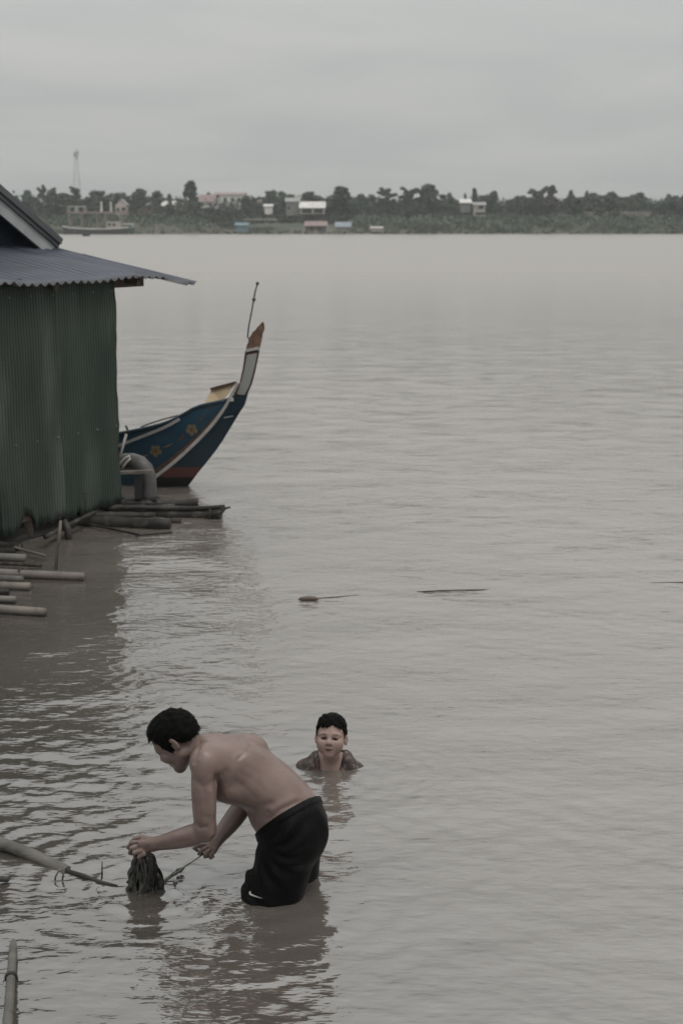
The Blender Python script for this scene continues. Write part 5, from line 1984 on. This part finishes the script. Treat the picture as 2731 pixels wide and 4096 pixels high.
# folds radiating from the crotch across the thigh
nf = PX(1052, 3355, 5.42)
dx, dz = Pg[..., 0] - nf[0], Pg[..., 2] - nf[2]
rad = np.sqrt(dx ** 2 + dz ** 2)
ang = np.arctan2(dz, dx)
fold = 0.0075 * np.sin(ang * 11 + 1.5 * np.sin(rad * 22)) * np.exp(-((rad - 0.12) / 0.10) ** 2) * np.clip((rad - 0.02) / 0.07, 0, 1)
fold += 0.0042 * vnoise(Pg * np.array([1.0, 1.0, 0.5]), 36, 31, 2)
sm = Pg[..., 0] * 0.80 + Pg[..., 2] * 0.60
fold += 0.0030 * np.sin(sm * 80 + 3 * np.sin(Pg[..., 2] * 14)) * np.clip((0.30 - Pg[..., 2]) / 0.25, 0, 1) * np.clip((nf[0] + 0.16 - Pg[..., 0]) / 0.16, 0, 1)
pb, pn_, pf = P(1264, 3190, 5.52), P(1152, 3236, 5.33), P(1062, 3322, 5.50)
pl = (pn_ - pb).cross(pf - pb).normalized()
if pl.z < 0:
    pl = -pl
dpl = (Pg[..., 0] - pb.x) * pl.x + (Pg[..., 1] - pb.y) * pl.y + (Pg[..., 2] - pb.z) * pl.z
fold *= np.clip((-dpl - 0.026) / 0.05, 0, 1)
fold += 0.0045 * np.clip((dpl + 0.030) / 0.004, 0, 1)
vs_.D -= fold.astype(np.float32)
vs_.D = np.maximum(vs_.D, dpl).astype(np.float32)
vs_.D = np.maximum(vs_.D, -0.10 - Z).astype(np.float32)
V, F = vs_.mesh()
V = relax(V, F, 1, 0.4)
shorts = link_mesh('shorts', np_mesh('shorts', V, F, CLOTH), man)
sbv = BVHTree.FromPolygons(V.tolist(), F.tolist())
# curved white tick on the hem
LOGO = mat('off white print', (0.50, 0.50, 0.48), (0.45, 0.45, 0.43), 0.6, 40)
top = [(997, 3566), (996, 3574), (1000, 3580), (1010, 3584), (1022, 3588), (1034, 3591), (1049, 3594)]
bot = [(1004, 3564), (1003, 3570), (1006, 3575), (1014, 3579), (1024, 3583), (1036, 3588), (1049, 3593)]
mb = MB()


def on_shorts(u, v):
    h = sbv.ray_cast(CAMV, ray(u, v).normalized())
    if h[0] is None:
        return P(u, v, 5.3)
    return h[0] - ray(u, v).normalized() * 0.004


NT = 25
tt = np.linspace(0, 6, NT)
top = [(np.interp(t, range(7), [p[0] for p in top]), np.interp(t, range(7), [p[1] for p in top])) for t in tt]
bot = [(np.interp(t, range(7), [p[0] for p in bot]), np.interp(t, range(7), [p[1] for p in bot])) for t in tt]
q = [on_shorts(u, v) for (u, v) in top] + [on_shorts((a[0] + b[0]) / 2, (a[1] + b[1]) / 2) for a, b in zip(top, bot)] + [on_shorts(u, v) for (u, v) in bot]
mb.add(q, [(r * NT + i, r * NT + i + 1, (r + 1) * NT + i + 1, (r + 1) * NT + i) for r in (0, 1) for i in range(NT - 1)])
o = mb.build('printed_tick', LOGO, shorts)

# ------------------------------------------------------------------ the boy
boy = empty('person', (BOY_C.x, BOY_C.y + 0.1, -0.75))
tag(boy, 'small boy in dark patterned shirt standing chest-deep in the water', 'person')
BY = 6.78
bp = lambda u, v, Y=BY: np.array(P(u, v, Y))
vb = Vol((-0.26, 6.56, -0.12), (0.20, 7.02, 0.50), 0.0025)
hb = Head(bp(1324, 2947, 6.76), (-0.10, -0.95, 0.22), (0.05, 0.22, 0.97), 0.865, 1.06)
add_head(vb, hb, True)
nb0, nb1 = bp(1324, 3015, 6.79), bp(1322, 3065, 6.82)
vb.chain([nb0 + np.array([0, 0.01, 0.03]), nb0, nb1], [0.040, 0.037, 0.046], 0.02)
shL, shR = bp(1226, 3078, 6.84), bp(1416, 3084, 6.84)
clL, clR = bp(1275, 3040, 6.84), bp(1374, 3042, 6.84)
vb.ecap(nb1 + np.array([0, 0.02, -0.04]), nb1 + np.array([0, 0.03, -0.5]), (0.118, 0.072), (0.105, 0.075), (1, 0, 0), 0.04)
vb.chain([shL, clL, nb1 + np.array([0, 0.02, 0.005]), clR, shR], [0.038, 0.040, 0.05, 0.040, 0.038], 0.02)
V, F = vb.mesh()
V = relax(V, F, 1, 0.25)
# arms, trunk and legs under water, joined into the same mesh
vb = Vol((-0.36, 6.42, -0.80), (0.30, 7.10, 0.12), 0.006)
vb.ecap(nb1 + np.array([0, 0.02, -0.06]), nb1 + np.array([0, 0.03, -0.5]), (0.116, 0.070), (0.105, 0.075), (1, 0, 0), 0.04)
for sh, sg in ((shL, -1), (shR, 1)):
    el = sh + np.array([sg * 0.05, -0.01, -0.17])
    vb.chain([sh, el, el + np.array([sg * 0.02, -0.13, -0.06])], [0.040, 0.031, 0.024], 0.02)
    ha = el + np.array([sg * 0.02, -0.16, -0.07])
    vb.ecap(el + np.array([sg * 0.02, -0.13, -0.06]), ha, (0.024, 0.014), (0.028, 0.010), (1, 0, 0), 0.01)
    for k_ in range(4):
        b_ = ha + np.array([(k_ - 1.5) * 0.012, 0, 0])
        vb.chain([b_, b_ + np.array([(k_ - 1.5) * 0.003, -0.025, -0.004]), b_ + np.array([(k_ - 1.5) * 0.003, -0.042, -0.014])], [0.0065, 0.006, 0.005], 0.002)
    vb.chain([ha + np.array([-sg * 0.02, 0.015, 0]), ha + np.array([-sg * 0.036, -0.012, 0])], [0.008, 0.006], 0.004)
hp = nb1 + np.array([0, 0.03, -0.52])
for sg in (-1, 1):
    vb.chain([hp + np.array([sg * 0.055, 0, 0]), hp + np.array([sg * 0.06, -0.02, -0.2]), ], [0.065, 0.045], 0.03)
V2, F2 = vb.mesh()
F = np.concatenate([F, F2 + len(V)])
V = np.concatenate([V, V2])
col = np.ones((len(V), 3))
hid = hb.local(V)
inhead = (np.abs(hid) < 0.13).all(1) & (hid[:, 2] > -0.115)
c2 = col[inhead]
face_tint(V[inhead], hb, c2, True)
col[inhead] = c2
me = np_mesh('body', V, F, SKINB)
tint(me, col)
link_mesh('body', me, boy)
make_hair('hair', hb, boy, HAIR, 'boy', 9, 1800)
# shirt, open at the neck
SHIRT = mat('dark patterned shirt', (0.078, 0.054, 0.047), (0.012, 0.009, 0.009), 0.6, 34, c3=(0.140, 0.106, 0.096), s3=44, t3=(0.55, 0.59), bump=0.3, bscale=90, distort=1.5)
TRIM = mat('dull maroon trim', (0.115, 0.048, 0.048), (0.085, 0.038, 0.038), 0.8, 20)
vt = Vol((-0.34, 6.55, -0.45), (0.30, 7.12, 0.26), 0.0036)
vt.ecap(nb1 + np.array([0, 0.02, -0.045]), nb1 + np.array([0, 0.03, -0.40]), (0.130, 0.084), (0.128, 0.090), (1, 0, 0), 0.04)
vt.chain([shL + np.array([-0.004, 0, 0]), clL, nb1 + np.array([0, 0.025, 0.012]), clR, shR + np.array([0.004, 0, 0])], [0.045, 0.047, 0.058, 0.047, 0.045], 0.02)
for sh, sg in ((shL, -1), (shR, 1)):
    vt.chain([sh, sh + np.array([sg * 0.040, -0.006, -0.12])], [0.049, 0.053], 0.03)
X, Y, Z = vt.grid()
Pg = np.stack(np.broadcast_arrays(X, Y, Z), -1)
vt.D -= (0.005 * vnoise(Pg * np.array([1, 1, 0.6]), 48, 5, 2)).astype(np.float32)
# neck opening: wedge through the front, hole round the neck
cx_ = float(nb1[0])
wd = 0.052 + 0.10 * np.clip(0.10 - np.abs(Z - (nb1[2] - 0.02)), 0, 0.0)
front = np.maximum(np.abs(X - cx_ + 0.004) - (0.050 - 0.10 * np.clip(nb1[2] - 0.03 - Z, 0, 0.12)), Y - (nb1[1] + 0.0))
vt.D = np.maximum(vt.D, -front).astype(np.float32)
nk_ = np.sqrt((X - cx_) ** 2 + (Y - nb1[1] - 0.005) ** 2) - 0.064
nk_ = np.maximum(nk_, nb1[2] - 0.03 - Z)
vt.D = np.maximum(vt.D, -nk_).astype(np.float32)
V, F = vt.mesh()
shirt = link_mesh('shirt', np_mesh('shirt', V, F, SHIRT), boy)
tbv = BVHTree.FromPolygons(V.tolist(), F.tolist())
for sg in (-1, 1):
    ln = []
    for k_ in range(12):
        z = nb1[2] + 0.035 - 0.012 * k_
        x = cx_ - 0.004 + sg * (0.052 - 0.10 * min(max(nb1[2] - 0.03 - z, 0), 0.12))
        h = tbv.ray_cast(Vector((x + sg * 0.004, 6.2, z)), Vector((0, 1, 0)))
        if h[0] is not None:
            ln.append(h[0] + Vector((0, -0.001, 0)))
    if len(ln) > 2:
        mb = MB()
        mb.tube(ln, 0.0042, 7)
        mb.build('neck_trim', TRIM, shirt, True)
# ------------------------------------------------------------------ fishing net, rope and poles in the foreground
NETM = mat('dark wet net', (0.012, 0.012, 0.010), (0.034, 0.033, 0.028), 0.35, 30, bump=0.5, bscale=120, spec=0.5)
NETL = mat('muddy net cord', (0.175, 0.165, 0.145), (0.085, 0.080, 0.070), 0.4, 40, spec=0.5)
net = empty('fishing_net', NET_C)
tag(net, 'dark dripping fishing net gathered up in the man\'s near hand', 'net')
rg = random.Random(3)
top_c = P(582, 3418, 5.432)
NETS = [NETM, NETL, mat('grey wet net', (0.072, 0.072, 0.063), (0.036, 0.036, 0.032), 0.35, 35, bump=0.6, bscale=90, spec=0.5)]
for k in range(30):
    a = 2 * math.pi * k / 15 + rg.uniform(-0.3, 0.3)
    wid = rg.uniform(0.005, 0.014)
    ln = rg.uniform(0.86, 1.0) if k % 4 else rg.uniform(0.55, 0.8)
    out_ = rg.uniform(0.75, 1.45)
    vs, fs = [], []
    for j in range(15):
        t = j / 14 * ln
        R = (0.014 + 0.036 * t ** 0.5 + 0.005 * math.sin(t * 8 + k)) * out_
        aa = a + 0.35 * math.sin(t * 4 + k * 1.7)
        c = Vector((top_c.x + (NET_C.x - top_c.x) * t + R * math.cos(aa) * 1.05, top_c.y + (NET_C.y - top_c.y) * t + R * 0.8 * math.sin(aa), top_c.z + (-0.05 - top_c.z) * t))
        tang = Vector((-math.sin(aa), math.cos(aa), 0))
        rad = Vector((math.cos(aa), math.sin(aa), 0))
        w_ = wid * (0.55 + 0.75 * t) * (1 + 0.25 * math.sin(t * 19 + k * 2))
        for q_ in range(5):
            f_ = q_ / 4 - 0.5
            vs.append(c + tang * (w_ * f_ * 2) + rad * (0.007 * math.cos(f_ * 9 + t * 6 + k) - 0.012 * f_ * f_ * 4 * t))
    for j in range(14):
        for q_ in range(4):
            fs.append((j * 5 + q_, j * 5 + q_ + 1, j * 5 + q_ + 6, j * 5 + q_ + 5))
    mb = MB()
    mb.add(vs, fs)
    o = mb.build('net_fold', NETS[[0, 2, 0, 1, 0, 2][k % 6]], net, True)
    o.modifiers.new('thick', 'SOLIDIFY').thickness = 0.003
mb = MB()
mb.tube([top_c.lerp(NET_C + Vector((0, 0, -0.05)), t) for t in (0, .3, .6, 1)], [0.014, 0.022, 0.028, 0.034], 12)
mb.build('net_core', NETM, net, True)
cords = MB()
for k in range(16):
    a = rg.uniform(0, 6.28)
    pts_ = []
    dr = rg.uniform(0.9, 1.3)
    for j in range(9):
        t = j / 8
        R = (0.018 + 0.042 * t ** 0.6) * dr
        aa = a + 0.9 * math.sin(t * 3 + k)
        pts_.append((top_c.x + (NET_C.x - top_c.x) * t + R * math.cos(aa), top_c.y + (NET_C.y - top_c.y) * t + R * 0.85 * math.sin(aa), top_c.z + (-0.04 - top_c.z) * t))
    cords.tube(pts_, rg.uniform(0.0010, 0.0020), 5)
co = cords.build('hanging_cords', NETL, net, True)
co['kind'] = 'stuff'
# float on the net rim
fl = MB()
c = W(643, 3538, 0.02)
fl.tube([c + Vector((0, 0, -0.026)), c + Vector((0, 0, -0.02)), c, c + Vector((0, 0, 0.02)), c + Vector((0, 0, 0.026))], [0.006, 0.014, 0.017, 0.014, 0.006], 10)
o = fl.build('net_float', BAM['tie'], net, True)

# rope from the far hand down to the net
mb = MB()
rp = [P(815, 3415, 5.54), P(780, 3440, 5.53), P(740, 3466, 5.52), P(716, 3486, 5.515), W(690, 3500, 0.012), W(655, 3525, 0.004), W(630, 3540, -0.02)]
mb.tube(rp, [0.0030, 0.0028, 0.0034, 0.006, 0.008, 0.007, 0.006], 8)
o = mb.build('hauling_rope', NETL, None, True)
tag(o, 'muddy rope running from the man\'s far hand into the water', 'rope')
mb = MB()
for (u, v, s) in ((718, 3484, 0.016), (700, 3496, 0.013), (730, 3476, 0.010)):
    c = W(u, v, 0.02)
    mb.tube([c - Vector((s, 0, s * .4)), c - Vector((s * .5, 0, 0)), c + Vector((s * .5, 0, s * .3)), c + Vector((s, 0, s * .5))], [s * .3, s * .7, s * .6, s * .2], 7)
o = mb.build('weed_clump', NETM, None, True)
tag(o, 'small dark clump of weed caught on the hauling rope', 'weed')

# bamboo pole sloping into the water at the left
p0, p1 = P(-120, 3335, 5.92), W(268, 3488, -0.012)
MUDB = mat('muddy bamboo', (0.125, 0.117, 0.104), (0.075, 0.070, 0.062), 0.6, 9, c3=(0.04, 0.037, 0.033), s3=12, t3=(0.56, 0.72), bump=0.5, bscale=50)
bamboo('bamboo_pole', p0, p1, 0.0285, MUDB, 'grey bamboo pole sloping into the water left of the man', bend=0.02, taper=0.92, node=0.27, group=None, seed=21, tie=(), gnarl=0.03)
# submerged tail of that pole towards the net
mb = MB()
mb.tube([W(265, 3485, -0.004), W(330, 3502, 0.002), W(400, 3528, 0.004), W(470, 3545, -0.004)], [0.012, 0.010, 0.009, 0.006], 8)
o = mb.build('submerged_branch', BAM['dark'], None, True)
tag(o, 'dark wet branch just under the surface left of the net', 'branch')
mb = MB()
b0 = W(408, 3512, 0.0)
mb.tube([b0 - Vector((0, 0, 0.02)), b0 + Vector((0.002, 0, 0.03)), b0 + Vector((0.004, 0, 0.075))], [0.004, 0.0034, 0.002], 7)
o = mb.build('upright_twig', BAM['dark'], None, True)
tag(o, 'short dark twig poking up from the water left of the net', 'twig')
mb = MB()
b0 = W(222, 3520, 0.0)
mb.tube([b0, b0 + Vector((0.004, -0.01, 0.02)), b0 + Vector((0.018, -0.005, 0.045)), b0 + Vector((0.04, 0.0, 0.05))], [0.004, 0.004, 0.004, 0.003], 7)
mb.tube([b0 + Vector((0.03, 0, 0)), b0 + Vector((0.036, 0, 0.03)), b0 + Vector((0.04, 0, 0.05))], [0.004, 0.004, 0.003], 7)
o = mb.build('forked_twig', BAM['grey'], None, True)
tag(o, 'forked twig hanging off the tip of the sloping bamboo pole', 'twig')
mb = MB()
c = W(14, 3524, 0.008)
mb.tube([c + Vector((-0.05, 0, 0)), c + Vector((-0.03, 0, .008)), c + Vector((0, 0, .01)), c + Vector((0.018, 0, .004)), c + Vector((0.025, 0, 0))], [0.004, 0.012, 0.014, 0.010, 0.003], 8)
o = mb.build('floating_debris', BAM['tie'], None, True)
tag(o, 'small black lump of debris floating at the left edge', 'debris')
# upright bamboo pole at the lower left
p1, p0 = W(58, 3738, -0.03), P(22, 4240, 3.92)
bamboo('bamboo_pole', p0, p1, 0.0175, MUDB, 'grey bamboo pole with wire tie rising at the lower left corner', bend=0.004, taper=0.86, node=0.22, group=None, seed=30, tie=(0.60,))
mb = MB()
t0 = p0.lerp(p1, 0.60)
mb.tube([t0 + Vector((0.012, 0, 0)), t0 + Vector((0.022, -0.004, -0.006)), t0 + Vector((0.026, -0.004, -0.016))], 0.002, 6)
mb.tube([t0 + Vector((-0.012, -0.01, 0)), t0 + Vector((-0.022, -0.012, -0.004)), t0 + Vector((-0.026, -0.012, -0.012))], 0.002, 6)
o = mb.build('wire_end', BAM['tie'], None, True)
tag(o, 'loose black wire ends on the lower left bamboo pole', 'wire')

# long floating line far out, showing in stretches
mb = MB()
ctrl = [(1262, 2394, .008), (1310, 2391, .009), (1370, 2386, .006), (1430, 2381, -.002), (1500, 2377, -.03), (1620, 2370, -.03), (1690, 2366, .002), (1760, 2362, .006), (1840, 2360, .008), (1930, 2359, .004), (1975, 2358, -.01),
        (2150, 2350, -.03), (2400, 2340, -.03), (2560, 2334, -.012), (2600, 2332, .004), (2680, 2330, .008), (2800, 2328, .009), (2950, 2326, .008)]
mb.tube([W(u, v, z * 0.55 - 0.001) for (u, v, z) in ctrl], [0.0042] * len(ctrl), 8)
o = mb.build('floating_line', BAM['dark'], None, True)
tag(o, 'long thin dark line floating across the river to the right edge', 'line')
mb = MB()
c = W(1235, 2397, 0.012)
mb.tube([c + Vector((-0.075, 0, 0)), c + Vector((-0.05, 0, .005)), c + Vector((0, 0, .008)), c + Vector((0.05, 0, .005)), c + Vector((0.07, 0, 0))], [0.005, 0.015, 0.019, 0.015, 0.006], 10)
o = mb.build('line_float', mat('brown float', (0.125, 0.095, 0.083), (0.085, 0.066, 0.058), 0.7, 10), None, True)
tag(o, 'small brown float at the left end of the floating line', 'float')

# ------------------------------------------------------------------ humid air over the river
hz = MB()
hz.box((0, 600, 34.0), (3000, 1320, 72))
hm_ = bpy.data.materials.new('humid haze')
hm_.use_nodes = True
N = hm_.node_tree.nodes
N.remove(N['Principled BSDF'])
pv = N.new('ShaderNodeVolumePrincipled')
pv.inputs['Color'].default_value = (0.97, 1.0, 0.99, 1)
pv.inputs['Density'].default_value = 0.00034
pv.inputs['Anisotropy'].default_value = 0.0
hm_.node_tree.links.new(pv.outputs[0], N['Material Output'].inputs['Volume'])
o = hz.build('haze', hm_)
tag(o, 'thin humid haze over the river', None, None, 'stuff')
